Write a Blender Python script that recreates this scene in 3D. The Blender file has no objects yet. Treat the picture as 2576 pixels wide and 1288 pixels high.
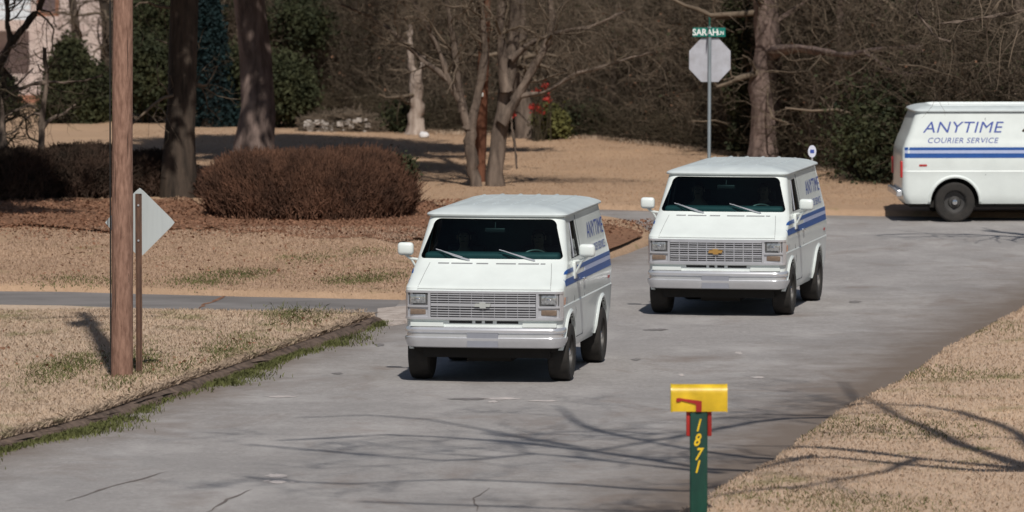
import bpy, bmesh, math, random
import numpy as np
from mathutils import Vector, Matrix
from mathutils.geometry import delaunay_2d_cdt
random.seed(7); rng = np.random.default_rng(7)
sc = bpy.context.scene; COL = sc.collection
R = math.radians
# ------------------------------------------------------------------ camera, sky, sun
F = 15000.0; CX, CY = 1288.0, 644.0; HZ = -350.0; H = 6.5
PITCH = math.atan((CY-HZ)/F)
cd = bpy.data.cameras.new('camera'); cam = bpy.data.objects.new('camera', cd); COL.objects.link(cam)
cam.location = (0, 0, H); cam.rotation_euler = (math.pi/2-PITCH, 0, 0)
cd.sensor_width = 36; cd.lens = 36*F/2576; cd.clip_start = 1; cd.clip_end = 5000
cd.dof.use_dof = True; cd.dof.focus_distance = 77; cd.dof.aperture_fstop = 3.2
sc.camera = cam
SUN_EL = R(50); SUN_H = Vector((0.13, -1, 0)).normalized()
w = bpy.data.worlds.new('World'); sc.world = w; w.use_nodes = True
nt = w.node_tree; bg = nt.nodes['Background']; sk = nt.nodes.new('ShaderNodeTexSky')
sk.sky_type = 'NISHITA'; sk.sun_disc = False; sk.sun_elevation = SUN_EL
sk.sun_rotation = math.atan2(SUN_H.x, SUN_H.y)
nt.links.new(sk.outputs[0], bg.inputs[0]); bg.inputs[1].default_value = 0.05
sd = bpy.data.lights.new('sun', 'SUN'); sun = bpy.data.objects.new('sun', sd); COL.objects.link(sun)
sd.energy = 3.9; sd.angle = R(0.85); sd.color = (1.0, 0.945, 0.865)
sdir = Vector((SUN_H.x*math.cos(SUN_EL), SUN_H.y*math.cos(SUN_EL), math.sin(SUN_EL)))
sun.rotation_euler = sdir.to_track_quat('Z', 'Y').to_euler(); sun.location = (20, -20, 60)
sc.view_settings.view_transform = 'Standard'; sc.view_settings.look = 'None'
sc.view_settings.exposure = 0.0; sc.view_settings.gamma = 1
sc.render.engine = 'CYCLES'; sc.cycles.max_bounces = 6; sc.cycles.transparent_max_bounces = 8

# ------------------------------------------------------------------ helpers
def P(px, py, Y):
    """world point at depth Y seen at measured position px,py of the photograph"""
    dx = px-CX; dy = CY-py
    y = F*math.cos(PITCH)+dy*math.sin(PITCH); z = -F*math.sin(PITCH)+dy*math.cos(PITCH)
    return Vector((dx*Y/y, Y, H+z*Y/y))
def G(px, py, z=0.0):
    dx = px-CX; dy = CY-py
    y = F*math.cos(PITCH)+dy*math.sin(PITCH); zz = -F*math.sin(PITCH)+dy*math.cos(PITCH)
    k = (z-H)/zz
    return Vector((dx*k, y*k, z))
def tag(o, label=None, cat=None, group=None, kind=None):
    if label: o['label'] = label
    if cat: o['category'] = cat
    if group: o['group'] = group
    if kind: o['kind'] = kind
    return o
def empty(name, loc=(0, 0, 0), rz=0):
    o = bpy.data.objects.new(name, None); COL.objects.link(o); o.location = loc; o.rotation_euler = (0, 0, rz)
    o.empty_display_size = 0.2
    return o
def link(name, me, parent=None, loc=None):
    o = bpy.data.objects.new(name, me); COL.objects.link(o)
    if parent: o.parent = parent
    if loc is not None: o.location = loc
    return o
def np_mesh(name, V, Fc, mats, smooth=False, attr=None):
    V = np.asarray(V, dtype=np.float32); Fc = np.asarray(Fc, dtype=np.int32)
    me = bpy.data.meshes.new(name); n, k = Fc.shape
    me.vertices.add(len(V)); me.vertices.foreach_set('co', V.ravel())
    me.loops.add(n*k); me.loops.foreach_set('vertex_index', Fc.ravel())
    me.polygons.add(n); me.polygons.foreach_set('loop_start', np.arange(0, n*k, k, dtype=np.int32))
    if smooth: me.polygons.foreach_set('use_smooth', np.ones(n, dtype=bool))
    me.update(calc_edges=True)
    for m in (mats if isinstance(mats, (list, tuple)) else [mats]): me.materials.append(m)
    if attr:
        for an, av in attr.items():
            a = me.attributes.new(an, 'FLOAT', 'POINT'); a.data.foreach_set('value', np.asarray(av, dtype=np.float32))
    return me
class MB:
    def __init__(s): s.v = []; s.f = []; s.m = []
    def add(s, vs, fs, mi=0):
        b = len(s.v); s.v += [tuple(v) for v in vs]
        for f in fs: s.f.append([i+b for i in f]); s.m.append(mi)
    def box(s, x0, x1, y0, y1, z0, z1, mi=0, ch=0.0):
        if ch <= 0:
            vs = [(x, y, z) for x in (x0, x1) for y in (y0, y1) for z in (z0, z1)]
            s.add(vs, [(0, 1, 3, 2), (4, 6, 7, 5), (0, 4, 5, 1), (2, 3, 7, 6), (0, 2, 6, 4), (1, 5, 7, 3)], mi)
        else:
            bm = bmesh.new(); bmesh.ops.create_cube(bm, size=1)
            bmesh.ops.scale(bm, vec=(x1-x0, y1-y0, z1-z0), verts=bm.verts)
            bmesh.ops.translate(bm, vec=((x0+x1)/2, (y0+y1)/2, (z0+z1)/2), verts=bm.verts)
            bmesh.ops.bevel(bm, geom=bm.edges[:], offset=ch, segments=3, affect='EDGES', profile=0.5)
            bm.verts.index_update()
            s.add([v.co[:] for v in bm.verts], [[v.index for v in f.verts] for f in bm.faces], mi); bm.free()
    def loft(s, rings, closed=True, cap0=True, cap1=True, mi=0):
        n = len(rings[0]); vs = [p for r in rings for p in r]; fs = []
        for i in range(len(rings)-1):
            for j in range(n if closed else n-1):
                k = (j+1) % n
                fs.append((i*n+j, i*n+k, (i+1)*n+k, (i+1)*n+j))
        if cap0: fs.append(tuple(reversed(range(n))))
        if cap1: fs.append(tuple(range((len(rings)-1)*n, len(rings)*n)))
        s.add(vs, fs, mi)
    def tube(s, pts, r, n=8, mi=0, cap=True):
        pts = [Vector(p) for p in pts]; rs = r if isinstance(r, (list, tuple)) else [r]*len(pts); rings = []
        ref = Vector((0, 0, 1)); up = None
        for i, p in enumerate(pts):
            t = (pts[min(i+1, len(pts)-1)]-pts[max(i-1, 0)]).normalized()
            if up is None: up = t.cross(ref if abs(t.z) < .9 else Vector((1, 0, 0))).normalized()
            up = (up-t*up.dot(t)).normalized(); b = t.cross(up)
            rings.append([p+(up*math.cos(a)+b*math.sin(a))*rs[i] for a in [2*math.pi*k/n for k in range(n)]])
        s.loft(rings, True, cap, cap, mi)
    def lathe(s, prof, n=32, axis='x', c=(0, 0, 0), mi=0):
        rings = []
        for (a, r) in prof:
            ring = []
            for k in range(n):
                t = 2*math.pi*k/n
                q = (a, r*math.cos(t), r*math.sin(t)) if axis == 'x' else (r*math.cos(t), r*math.sin(t), a) if axis == 'z' else (r*math.cos(t), a, r*math.sin(t))
                ring.append((q[0]+c[0], q[1]+c[1], q[2]+c[2]))
            rings.append(ring)
        s.loft(rings, True, True, True, mi)
    def prism(s, poly, a0, a1, axis='y', mi=0):
        """poly in the plane across `axis`"""
        def q(p, a): return (p[0], a, p[1]) if axis == 'y' else (a, p[0], p[1]) if axis == 'x' else (p[0], p[1], a)
        s.loft([[q(p, a0) for p in poly], [q(p, a1) for p in poly]], mi=mi)
    def mesh(s, name, mats, sharp=35):
        me = bpy.data.meshes.new(name); me.from_pydata(s.v, [], s.f)
        for m in (mats if isinstance(mats, (list, tuple)) else [mats]): me.materials.append(m)
        me.polygons.foreach_set('material_index', s.m)
        bm = bmesh.new(); bm.from_mesh(me); bmesh.ops.recalc_face_normals(bm, faces=bm.faces); bm.to_mesh(me); bm.free()
        if sharp:
            me.polygons.foreach_set('use_smooth', [True]*len(me.polygons)); me.set_sharp_from_angle(angle=R(sharp))
        me.update(); return me
    def obj(s, name, mats, parent=None, sharp=35, loc=None):
        return link(name, s.mesh(name, mats, sharp), parent, loc)

# ------------------------------------------------------------------ materials
def N(nt, t, **kw):
    n = nt.nodes.new(t)
    for k, v in kw.items(): setattr(n, k, v)
    return n
def mat(name, col, rough=0.6, metal=0.0, scale=0, amt=0.3, col2=None, bump=0, stretch=(1, 1, 1), spec=0.5, coat=0, coord='Object', detail=6, trans=0):
    m = bpy.data.materials.new(name); m.use_nodes = True; nt = m.node_tree; b = nt.nodes['Principled BSDF']
    b.inputs['Roughness'].default_value = rough; b.inputs['Metallic'].default_value = metal
    b.inputs['Specular IOR Level'].default_value = spec
    if coat: b.inputs['Coat Weight'].default_value = coat; b.inputs['Coat Roughness'].default_value = .08
    b.inputs['Base Color'].default_value = (*col, 1)
    if scale:
        tc = N(nt, 'ShaderNodeTexCoord'); mp = N(nt, 'ShaderNodeMapping'); mp.inputs['Scale'].default_value = stretch
        nt.links.new(tc.outputs[coord], mp.inputs[0])
        no = N(nt, 'ShaderNodeTexNoise'); no.inputs['Scale'].default_value = scale; no.inputs['Detail'].default_value = detail; no.inputs['Roughness'].default_value = .65
        nt.links.new(mp.outputs[0], no.inputs['Vector'])
        cr = N(nt, 'ShaderNodeValToRGB'); cr.color_ramp.elements[0].position = .32; cr.color_ramp.elements[1].position = .68
        c2 = col2 if col2 else tuple(c*(1-amt) for c in col)
        cr.color_ramp.elements[0].color = (*c2, 1); cr.color_ramp.elements[1].color = (*col, 1)
        nt.links.new(no.outputs[0], cr.inputs[0]); nt.links.new(cr.outputs[0], b.inputs['Base Color'])
        if bump:
            bp = N(nt, 'ShaderNodeBump'); bp.inputs['Strength'].default_value = 1; bp.inputs['Distance'].default_value = bump
            nt.links.new(no.outputs[0], bp.inputs['Height']); nt.links.new(bp.outputs[0], b.inputs['Normal'])
    return m
M = {}
M['paint'] = mat('van_white_paint', (.735, .79, .775), .30, scale=1.6, amt=.11, coat=.4)
M['roofpaint'] = mat('van_roof_dull_paint', (.60, .66, .665), .45, scale=2.5, col2=(.50, .55, .56), coat=.1)  # roof paint set duller and greyer than the body paint
M['silver'] = mat('argent_grille_paint', (.60, .61, .65), .28, .5, scale=6, amt=.12)
M['chrome'] = mat('bumper_chrome', (.70, .71, .74), .24, .62, scale=4, amt=.12)
M['bright'] = mat('bright_trim', (.75, .76, .78), .12, 1.0)
M['black'] = mat('black_plastic', (.012, .013, .014), .5)
M['gap'] = mat('gap_and_rail_shadow', (.10, .11, .12), .8)
M['vent'] = mat('cowl_vent', (.22, .23, .24), .8)
M['under'] = mat('underbody', (.02, .018, .016), .9, scale=8)
M['tyre'] = mat('tyre_rubber', (.014, .013, .012), .85, scale=9, col2=(.028, .024, .021), bump=.004)
M['rim'] = mat('steel_rim', (.075, .072, .07), .5, .4, scale=10)
M['inside'] = mat('van_interior', (.042, .066, .070), .8, scale=6)
M['seat'] = mat('seat_vinyl', (.012, .018, .020), .7, scale=5)
M['dash'] = mat('dashboard_vinyl', (.042, .098, .108), .6, scale=5)
M['blue'] = mat('stripe_blue', (.012, .078, .31), .4, scale=7, amt=.15)
M['lilac'] = mat('stripe_pale_blue', (.42, .48, .68), .45, scale=7, amt=.1)
M['letter'] = mat('lettering_blue', (.035, .07, .32), .5)
M['lens'] = mat('lamp_lens', (.60, .62, .64), .08, .6, scale=26, amt=.65)
M['bezel'] = mat('lamp_bezel', (.07, .07, .07), .5)
M['park'] = mat('park_lamp_lens', (.22, .16, .12), .3, scale=30, amt=.3)
M['amber'] = mat('amber_marker', (.7, .22, .06), .3)
M['red'] = mat('tail_lamp_red', (.45, .03, .03), .3)
M['gold'] = mat('gold_emblem', (.50, .29, .09), .35, .4)
M['plate'] = mat('blank_plate', (.25, .26, .30), .6, scale=12, amt=.1)
M['skin'] = mat('skin', (.20, .11, .08), .6, scale=12, amt=.1)
M['cloth'] = mat('dark_clothing', (.02, .022, .028), .9, scale=12)
M['hair'] = mat('dark_hair', (.015, .011, .009), .8, scale=30)
def glass_mat(name, tint, f0=.03):
    m = bpy.data.materials.new(name); m.use_nodes = True; nt = m.node_tree; nt.nodes.clear()
    o = N(nt, 'ShaderNodeOutputMaterial'); tr = N(nt, 'ShaderNodeBsdfTransparent'); gl = N(nt, 'ShaderNodeBsdfGlossy'); fr = N(nt, 'ShaderNodeFresnel'); mx = N(nt, 'ShaderNodeMixShader')
    tr.inputs[0].default_value = (*tint, 1); gl.inputs['Roughness'].default_value = .03; fr.inputs[0].default_value = 1.35
    nt.links.new(fr.outputs[0], mx.inputs[0]); nt.links.new(tr.outputs[0], mx.inputs[1]); nt.links.new(gl.outputs[0], mx.inputs[2]); nt.links.new(mx.outputs[0], o.inputs[0])
    return m
M['glass'] = glass_mat('tinted_glass', (.42, .62, .62))

def bark(name, c1, c2, sc_=7, bump=.02):
    return mat(name, c1, .9, scale=sc_, col2=c2, bump=bump, stretch=(1, 1, .22), spec=.2)
M['bark'] = bark('bark_grey_brown', (.20, .155, .125), (.055, .042, .035))
M['bark_pine'] = bark('bark_pine', (.27, .20, .175), (.07, .05, .045), 5, .04)
M['bark_dark'] = bark('bark_dark', (.085, .064, .05), (.022, .018, .015))
M['bark_pale'] = bark('bark_pale', (.46, .385, .335), (.17, .125, .10))
M['bark_tan'] = bark('bark_torn_tan', (.36, .23, .15), (.12, .075, .05))
M['twig'] = mat('twig_grey', (.20, .155, .115), .9, scale=1.0, col2=(.07, .054, .040), spec=.2)
M['twig_dk'] = mat('twig_dark', (.092, .072, .048), .9, scale=.9, col2=(.032, .027, .018), spec=.2)
M['twig_red'] = mat('twig_red_brown', (.115, .062, .045), .9, scale=2.5, col2=(.045, .025, .019), spec=.2)
M['twig_bush'] = mat('twig_bush_red_brown', (.175, .088, .056), .9, scale=2.2, col2=(.05, .028, .02), spec=.2)
M['twig_maroon'] = mat('twig_maroon', (.085, .052, .038), .9, scale=2.5, col2=(.026, .02, .015), spec=.2)
M['leaf_green'] = mat('leaf_green', (.052, .054, .022), .85, scale=1.7, col2=(.018, .024, .010), spec=.3)
M['leaf_dark'] = mat('leaf_dark_green', (.046, .048, .018), .8, scale=1.4, col2=(.014, .021, .010), spec=.3)
M['leaf_teal_shade'] = mat('leaf_ivy_deep_shade', (.009, .028, .030), .9, scale=2, col2=(.005, .012, .014), spec=.3)  # dark blue-green holds the deep shade in the leaf colour itself
M['leaf_yel'] = mat('leaf_yellow_green', (.12, .115, .032), .8, scale=2, col2=(.05, .05, .016), spec=.3)
M['leaf_brown'] = mat('leaf_dead', (.30, .16, .10), .9, scale=3, col2=(.12, .062, .04), spec=.2)
M['leaf_redleaf'] = mat('leaf_scarlet', (.38, .03, .02), .6, scale=3, amt=.4)
M['pole'] = bark('pole_wood', (.33, .20, .15), (.15, .082, .06), 26, .008)
M['pole2'] = bark('pole_wood_dark', (.20, .085, .05), (.10, .045, .03), 9, .006)
M['needle'] = mat('pine_needles', (.05, .075, .02), .7, scale=1, spec=.2)

def ground_mat(name, base, dark, green, green_amt, streak=1.0, soil=None):
    m = bpy.data.materials.new(name); m.use_nodes = True; nt = m.node_tree; b = nt.nodes['Principled BSDF']
    b.inputs['Roughness'].default_value = .95; b.inputs['Specular IOR Level'].default_value = .1
    g = N(nt, 'ShaderNodeNewGeometry')
    def noise(s, d=5, rough=.6, off=0):
        mp = N(nt, 'ShaderNodeMapping'); mp.inputs['Location'].default_value = (off, off*2, 0); nt.links.new(g.outputs['Position'], mp.inputs[0])
        n = N(nt, 'ShaderNodeTexNoise'); n.inputs['Scale'].default_value = s; n.inputs['Detail'].default_value = d; n.inputs['Roughness'].default_value = rough
        nt.links.new(mp.outputs[0], n.inputs['Vector']); return n.outputs[0]
    def ramp(src, p0, p1, c0, c1):
        r = N(nt, 'ShaderNodeValToRGB'); e = r.color_ramp.elements; e[0].position = p0; e[1].position = p1; e[0].color = c0; e[1].color = c1
        nt.links.new(src, r.inputs[0]); return r.outputs[0]
    def mix(f, a, bb):
        x = N(nt, 'ShaderNodeMix', data_type='RGBA'); nt.links.new(f, x.inputs[0])
        for i, v in ((6, a), (7, bb)):
            if isinstance(v, tuple): x.inputs[i].default_value = v
            else: nt.links.new(v, x.inputs[i])
        return x.outputs[2]
    fine = noise(9, 8, .75)
    c = mix(ramp(fine, .38, .62, (0, 0, 0, 1), (1, 1, 1, 1)), (*dark, 1), (*base, 1))
    big = noise(.55, 4, .6, 3)
    c = mix(ramp(big, .42, .66, (0, 0, 0, 1), (.8, .8, .8, 1)), c, (*(0.30*np.array(base)+.70*np.array(dark)), 1))
    c = mix(ramp(noise(.23, 5, .7, 23), .50, .70, (0, 0, 0, 1), (.6, .6, .6, 1)), c, (*(np.array(base)*np.array([1.12, 1.10, 1.05])), 1))
    if green_amt > 0:
        gm = noise(.85, 6, .7, 11)
        c = mix(ramp(gm, .66-.12*green_amt, .78-.10*green_amt, (0, 0, 0, 1), (.85, .85, .85, 1)), c, (*green, 1))
    nt.links.new(c, b.inputs['Base Color'])
    bp = N(nt, 'ShaderNodeBump'); bp.inputs['Distance'].default_value = .05; bp.inputs['Strength'].default_value = .9
    nt.links.new(fine, bp.inputs['Height']); nt.links.new(bp.outputs[0], b.inputs['Normal'])
    return m
M['lawn_near'] = ground_mat('dormant_grass_near', (.62, .485, .375), (.49, .375, .28), (.17, .18, .06), .9)
M['lawn_right'] = ground_mat('dormant_grass_right', (.63, .475, .355), (.51, .375, .275), (.17, .17, .06), .8)
M['lawn_far'] = ground_mat('dormant_grass_far', (.48, .33, .225), (.37, .25, .165), (.22, .2, .08), .35)
M['lawn_mid'] = ground_mat('dormant_grass_mid', (.56, .41, .31), (.40, .275, .20), (.19, .18, .08), .8)
M['soil'] = ground_mat('leaf_litter_soil', (.31, .175, .11), (.17, .092, .06), (.1, .1, .04), 0)
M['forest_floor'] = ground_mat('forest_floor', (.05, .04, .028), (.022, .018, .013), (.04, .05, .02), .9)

# ------------------------------------------------------------------ vegetation kit (all vectorised)
def tubes(Pp, Rr, sides=3):
    Nn, K, _ = Pp.shape
    T = np.gradient(Pp, axis=1); T /= np.linalg.norm(T, axis=2, keepdims=True)+1e-9
    ref = np.where(np.abs(T[..., 2:3]) < .8, np.array([0, 0, 1.]), np.array([1., 0, 0]))
    U = np.cross(T, ref); U /= np.linalg.norm(U, axis=2, keepdims=True)+1e-9
    B = np.cross(T, U)
    a = np.arange(sides)*2*np.pi/sides
    V = Pp[:, :, None, :]+Rr[:, :, None, None]*(U[:, :, None, :]*np.cos(a)[None, None, :, None]+B[:, :, None, :]*np.sin(a)[None, None, :, None])
    V = V.reshape(-1, 3)
    i, j, k = np.meshgrid(np.arange(Nn), np.arange(K-1), np.arange(sides), indexing='ij')
    k2 = (k+1) % sides; b0 = (i*K+j)*sides; b1 = (i*K+j+1)*sides
    Fc = np.stack([b0+k, b0+k2, b1+k2, b1+k], -1).reshape(-1, 4)
    return V, Fc
def joinVF(parts):
    V = []; Fs = []; o = 0
    for v, f in parts: V.append(v); Fs.append(f+o); o += len(v)
    return np.concatenate(V), np.concatenate(Fs)
def resample(pts, K):
    pts = np.array([list(p) for p in pts], float); d = np.r_[0, np.cumsum(np.linalg.norm(np.diff(pts, axis=0), axis=1))]
    t = np.linspace(0, d[-1], K); return np.stack([np.interp(t, d, pts[:, i]) for i in range(3)], 1)
def grow(Pp, Rr, cnt, L, rr, spread, up, K=5, t0=.2, wob=.25, droop=0, yflat=1.0, bias=(0, 0, 0), rmin=.003, lenp=True):
    Nn, Kp, _ = Pp.shape; n = Nn*cnt; idx = np.repeat(np.arange(Nn), cnt)
    t = t0+(1-t0)*rng.random(n)*.98; s = t*(Kp-1); i0 = np.minimum(s.astype(int), Kp-2); fr = (s-i0)[:, None]
    base = Pp[idx, i0]*(1-fr)+Pp[idx, i0+1]*fr; rad = Rr[idx, i0]*(1-fr[:, 0])+Rr[idx, i0+1]*fr[:, 0]
    T = Pp[idx, i0+1]-Pp[idx, i0]; T /= np.linalg.norm(T, axis=1, keepdims=True)+1e-9
    rv = rng.normal(size=(n, 3)); rv[:, 1] *= yflat; rv -= T*np.sum(rv*T, 1, keepdims=True); rv /= np.linalg.norm(rv, axis=1, keepdims=True)+1e-9
    D = T*(1-spread)+rv*spread*1.3+np.array([0, 0, up])+np.array(bias); D /= np.linalg.norm(D, axis=1, keepdims=True)
    ln = L*(.55+.75*rng.random(n))*(1.15-.5*t)
    out = np.zeros((n, K, 3)); out[:, 0] = base
    for k in range(1, K):
        D = D+rng.normal(size=(n, 3))*wob*np.array([1, yflat, 1])+np.array([0, 0, -droop*k/K]); D /= np.linalg.norm(D, axis=1, keepdims=True)
        out[:, k] = out[:, k-1]+D*(ln/(K-1))[:, None]
    r0 = np.maximum(rad*rr, rmin)
    R2 = r0[:, None]*np.linspace(1, .35, K)[None, :]
    return out, R2
def tree(name, stems, spec, label, mats=('bark', 'twig'), group=None, cat='tree', base=None, trunk_sides=10, flare=1.35, extra=None, grow_from=None):
    """stems: list of (points, r0, r1). spec: list of dict for grow"""
    K = 14; tp = []; SP = []; SR = []
    for i, (pts, r0, r1) in enumerate(stems):
        q = resample(pts, K); rr = np.linspace(r0, r1, K)
        if flare: rr[0] *= flare; rr[1] *= 1+(flare-1)*.35
        q[1:-1] += rng.normal(size=(K-2, 3))*r0*.10
        SP.append(q); SR.append(rr)
    SP = np.array(SP); SR = np.array(SR)
    b0 = np.array(list(base)) if base is not None else SP[0, 0].copy()
    V, Fc = tubes(SP, SR, trunk_sides)
    V = V+rng.normal(size=V.shape)*SR.max()*.05
    root = empty(name, b0)
    tk = link('trunk', np_mesh('trunk', V-b0, Fc, M[mats[0]], True), root)
    GP, GR = (SP, SR) if grow_from is None else (SP[grow_from], SR[grow_from])
    cp, cr = GP, GR; parts = []
    for i, s in enumerate(spec):
        s = dict(s); src = s.pop('src', 'last')
        if src == 'trunk': bp, br = GP, GR
        else: bp, br = cp, cr
        cp, cr = grow(bp, br, **s)
        parts.append(tubes(cp, cr, 5 if i == 0 else 3))
    if parts:
        V, Fc = joinVF(parts); link('branches', np_mesh('branches', V-b0, Fc, M[mats[1]]), root)
    tag(root, label, cat, group)
    if extra: extra(root, b0)
    return root
def leaves(n, cs, sig, size, lo=None, hi=None, elong=1.6):
    """n leaf faces scattered around clump centres cs (k,3) with spread sig"""
    cs = np.asarray(cs, float); idx = rng.integers(0, len(cs), n)
    c = cs[idx]+rng.normal(size=(n, 3))*np.asarray(sig)
    a = rng.normal(size=(n, 3)); a /= np.linalg.norm(a, axis=1, keepdims=True)
    b = np.cross(a, rng.normal(size=(n, 3))); b /= np.linalg.norm(b, axis=1, keepdims=True)
    s = size*(.6+.8*rng.random(n))[:, None]
    V = np.stack([c-a*s*elong/2, c+b*s/2, c+a*s*elong/2, c-b*s/2], 1).reshape(-1, 3)
    return V, np.arange(4*n).reshape(n, 4)
def ell_points(n, c, r, shell=.5, zmin=-1):
    d = rng.normal(size=(n*3, 3)); d /= np.linalg.norm(d, axis=1, keepdims=True); d = d[d[:, 2] > zmin][:n]
    k = (shell+(1-shell)*rng.random(len(d)))[:, None]
    return np.array(c)+d*k*np.array(r)
def upright_twigs(n, c, r, h, rad, lean=.25, K=4, flat_top=None, base_z=.1):
    """twigs rising from the ground through a dome c+-r"""
    u = rng.random(n)**.5; th = rng.random(n)*2*np.pi
    x = c[0]+r[0]*u*np.cos(th); y = c[1]+r[1]*u*np.sin(th)
    top = h*np.sqrt(np.clip(1-(u*.98)**5, .03, 1))*(.78+.20*rng.random(n)+.10*rng.random(n)**4+.05*np.sin(x*2.3+1)*np.sin(y*1.9))
    z0 = top*rng.random(n)**.7*.85
    Pp = np.zeros((n, K, 3)); dx = rng.normal(size=(n, 2))*lean
    for k in range(K):
        f = k/(K-1); zz = z0+(top-z0)*f
        wv = rng.normal(size=(n, 2))*.025
        Pp[:, k, 0] = x+dx[:, 0]*f*.35+wv[:, 0]+(x-c[0])*.12*zz/h; Pp[:, k, 1] = y+dx[:, 1]*f*.35+wv[:, 1]; Pp[:, k, 2] = base_z+zz
    return Pp, np.repeat(rad*(.6+.8*rng.random(n))[:, None], K, 1)*np.linspace(1, .5, K)

# ------------------------------------------------------------------ ground
def struct(name, me, kind='structure'):
    return tag(link(name, me), kind=kind)
def densify(pts, step, jit=0.0):
    out = []
    for a, b in zip(pts[:-1], pts[1:]):
        a = np.array(a[:2], float); b = np.array(b[:2], float); n = max(1, int(np.linalg.norm(b-a)/step))
        for i in range(n): out.append(a+(b-a)*i/n)
    out.append(np.array(pts[-1][:2], float)); out = np.array(out)
    if jit:
        w1 = np.cumsum(rng.normal(size=len(out)))*.0; ph = rng.random(4)*6
        s = np.arange(len(out))*step
        wob = sum(jit*.5**k*np.sin(s*(.35*2.1**k)+ph[k % 4]) for k in range(4))
        t = np.gradient(out, axis=0); nrm = np.stack([-t[:, 1], t[:, 0]], 1); nrm /= np.linalg.norm(nrm, axis=1, keepdims=True)+1e-9
        nj = nrm*(wob+rng.normal(size=len(out))*jit*.25)[:, None]; nj[0] = 0; nj[-1] = 0; out = out+nj
    return out
def smooth_line(px, step=.4, jit=.0):
    """catmull-rom through ground points"""
    p = [np.array(q[:2], float) for q in px]; p = [2*p[0]-p[1]]+p+[2*p[-1]-p[-2]]; o = []
    for i in range(1, len(p)-2):
        n = max(2, int(np.linalg.norm(p[i+1]-p[i])/step))
        for k in range(n):
            t = k/n
            o.append(.5*((2*p[i])+(-p[i-1]+p[i+1])*t+(2*p[i-1]-5*p[i]+4*p[i+1]-p[i+2])*t*t+(-p[i-1]+3*p[i]-3*p[i+1]+p[i+2])*t**3))
    o.append(p[-2]); o = np.array(o)
    return densify(o, step, jit) if jit else o
def lawn(name, outline, m, h=.12, grid=(1.5, 2.5), und=.03, skirts=((0, 0), (.05, .7), (.22, .92), (.7, 1.0)), hf=None, z0=0.0):
    o = np.array(outline); A = .5*np.sum(o[:, 0]*np.roll(o[:, 1], -1)-np.roll(o[:, 0], -1)*o[:, 1])
    if A < 0: o = o[::-1]
    t = np.roll(o, -1, 0)-np.roll(o, 1, 0); t /= np.linalg.norm(t, axis=1, keepdims=True)+1e-9; nin = np.stack([-t[:, 1], t[:, 0]], 1)
    n = len(o); V = []; Fc = []
    for off, f in skirts:
        q = o+nin*off
        V += [(x, y, z0+h*f) for x, y in q]
    S = len(skirts)
    for s in range(S-1):
        for i in range(n):
            j = (i+1) % n; Fc.append([s*n+i, s*n+j, (s+1)*n+j, (s+1)*n+i])
    inner = [Vector((v[0], v[1])) for v in V[(S-1)*n:]]
    xs = np.arange(o[:, 0].min(), o[:, 0].max(), grid[0]); ys = np.arange(o[:, 1].min(), o[:, 1].max(), grid[1])
    gp = [Vector((x+rng.normal()*.1, y)) for x in xs for y in ys]
    edges = [(i, (i+1) % n) for i in range(n)]
    vo, eo, fo, vi, ei, fi = delaunay_2d_cdt(inner+gp, edges, [list(range(n))], 2, 1e-5)
    b = len(V); mp = {}
    for i, v in enumerate(vo):
        src = vi[i][0] if vi[i] else None
        if src is not None and src < n: mp[i] = (S-1)*n+src
        else:
            mp[i] = len(V); zz = z0+h+und*(math.sin(v.x*.9+v.y*.23)+math.sin(v.y*.31-v.x*.37))*.5
            if hf: zz += hf(v.x, v.y)
            V.append((v.x, v.y, zz))
    Fc += [[mp[k] for k in f] for f in fo]
    me = bpy.data.meshes.new(name); me.from_pydata(V, [], Fc); me.materials.append(m)
    bm = bmesh.new(); bm.from_mesh(me); bmesh.ops.remove_doubles(bm, verts=bm.verts, dist=1e-5); bmesh.ops.recalc_face_normals(bm, faces=bm.faces)
    if sum(f.normal.z for f in bm.faces) < 0: bmesh.ops.reverse_faces(bm, faces=bm.faces)
    bm.to_mesh(me); bm.free(); me.polygons.foreach_set('use_smooth', [True]*len(me.polygons)); me.update()
    return struct(name, me)

# base ground to the horizon
s = MB(); s.add([(-1500, -600, -.06), (1500, -600, -.06), (1500, 2500, -.06), (-1500, 2500, -.06)], [(0, 1, 2, 3)])
struct('ground', s.mesh('ground', M['lawn_far'], 0))

# measured edges (photograph positions turned into ground points)
kerb_px = [(-900, 1420), (-400, 1262), (0, 1135), (230, 1072), (460, 990), (700, 905), (860, 850), (958, 814)]
kerb_pts = [G(*p) for p in kerb_px]
K_line = smooth_line(kerb_pts, .35)
right_px = [(900, 1900), (1300, 1590), (1640, 1330), (1790, 1238), (1930, 1150), (2110, 1020), (2290, 930), (2430, 845), (2576, 762), (2740, 690), (2960, 630), (3400, 600), (4200, 590)]
R_line = smooth_line([G(*p, .14) for p in right_px], .35, .05)
# asphalt, with distance to its edges for the dirt washed along them
def dist_to(line, X):
    d = np.full(len(X), 1e9)
    for i in range(0, len(line)-1):
        a = line[i]; b = line[i+1]; ab = b-a; L2 = (ab**2).sum()+1e-9
        t = np.clip(((X-a)@ab)/L2, 0, 1); d = np.minimum(d, np.linalg.norm(X-(a+t[:, None]*ab), axis=1))
    return d
drive_far = [G(*p) for p in [(-3000, 728), (-1200, 731), (0, 733), (300, 738), (700, 748), (1010, 755)]]
left2 = [G(*p) for p in [(1010, 755), (1200, 725), (1400, 685), (1545, 645), (1640, 612), (1652, 594), (1600, 568), (1520, 553), (1380, 546), (1240, 540), (1180, 530), (1240, 520), (1480, 526), (1800, 534), (2080, 541), (2576, 549), (3300, 556), (5200, 560)]]
L2_line = smooth_line(left2, .5, .06)
xs = np.arange(-60, 60.1, .8); ys = np.arange(8, 126, 1.0)
gx, gy = np.meshgrid(xs, ys, indexing='ij'); XY = np.stack([gx.ravel(), gy.ravel()], 1)
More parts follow.
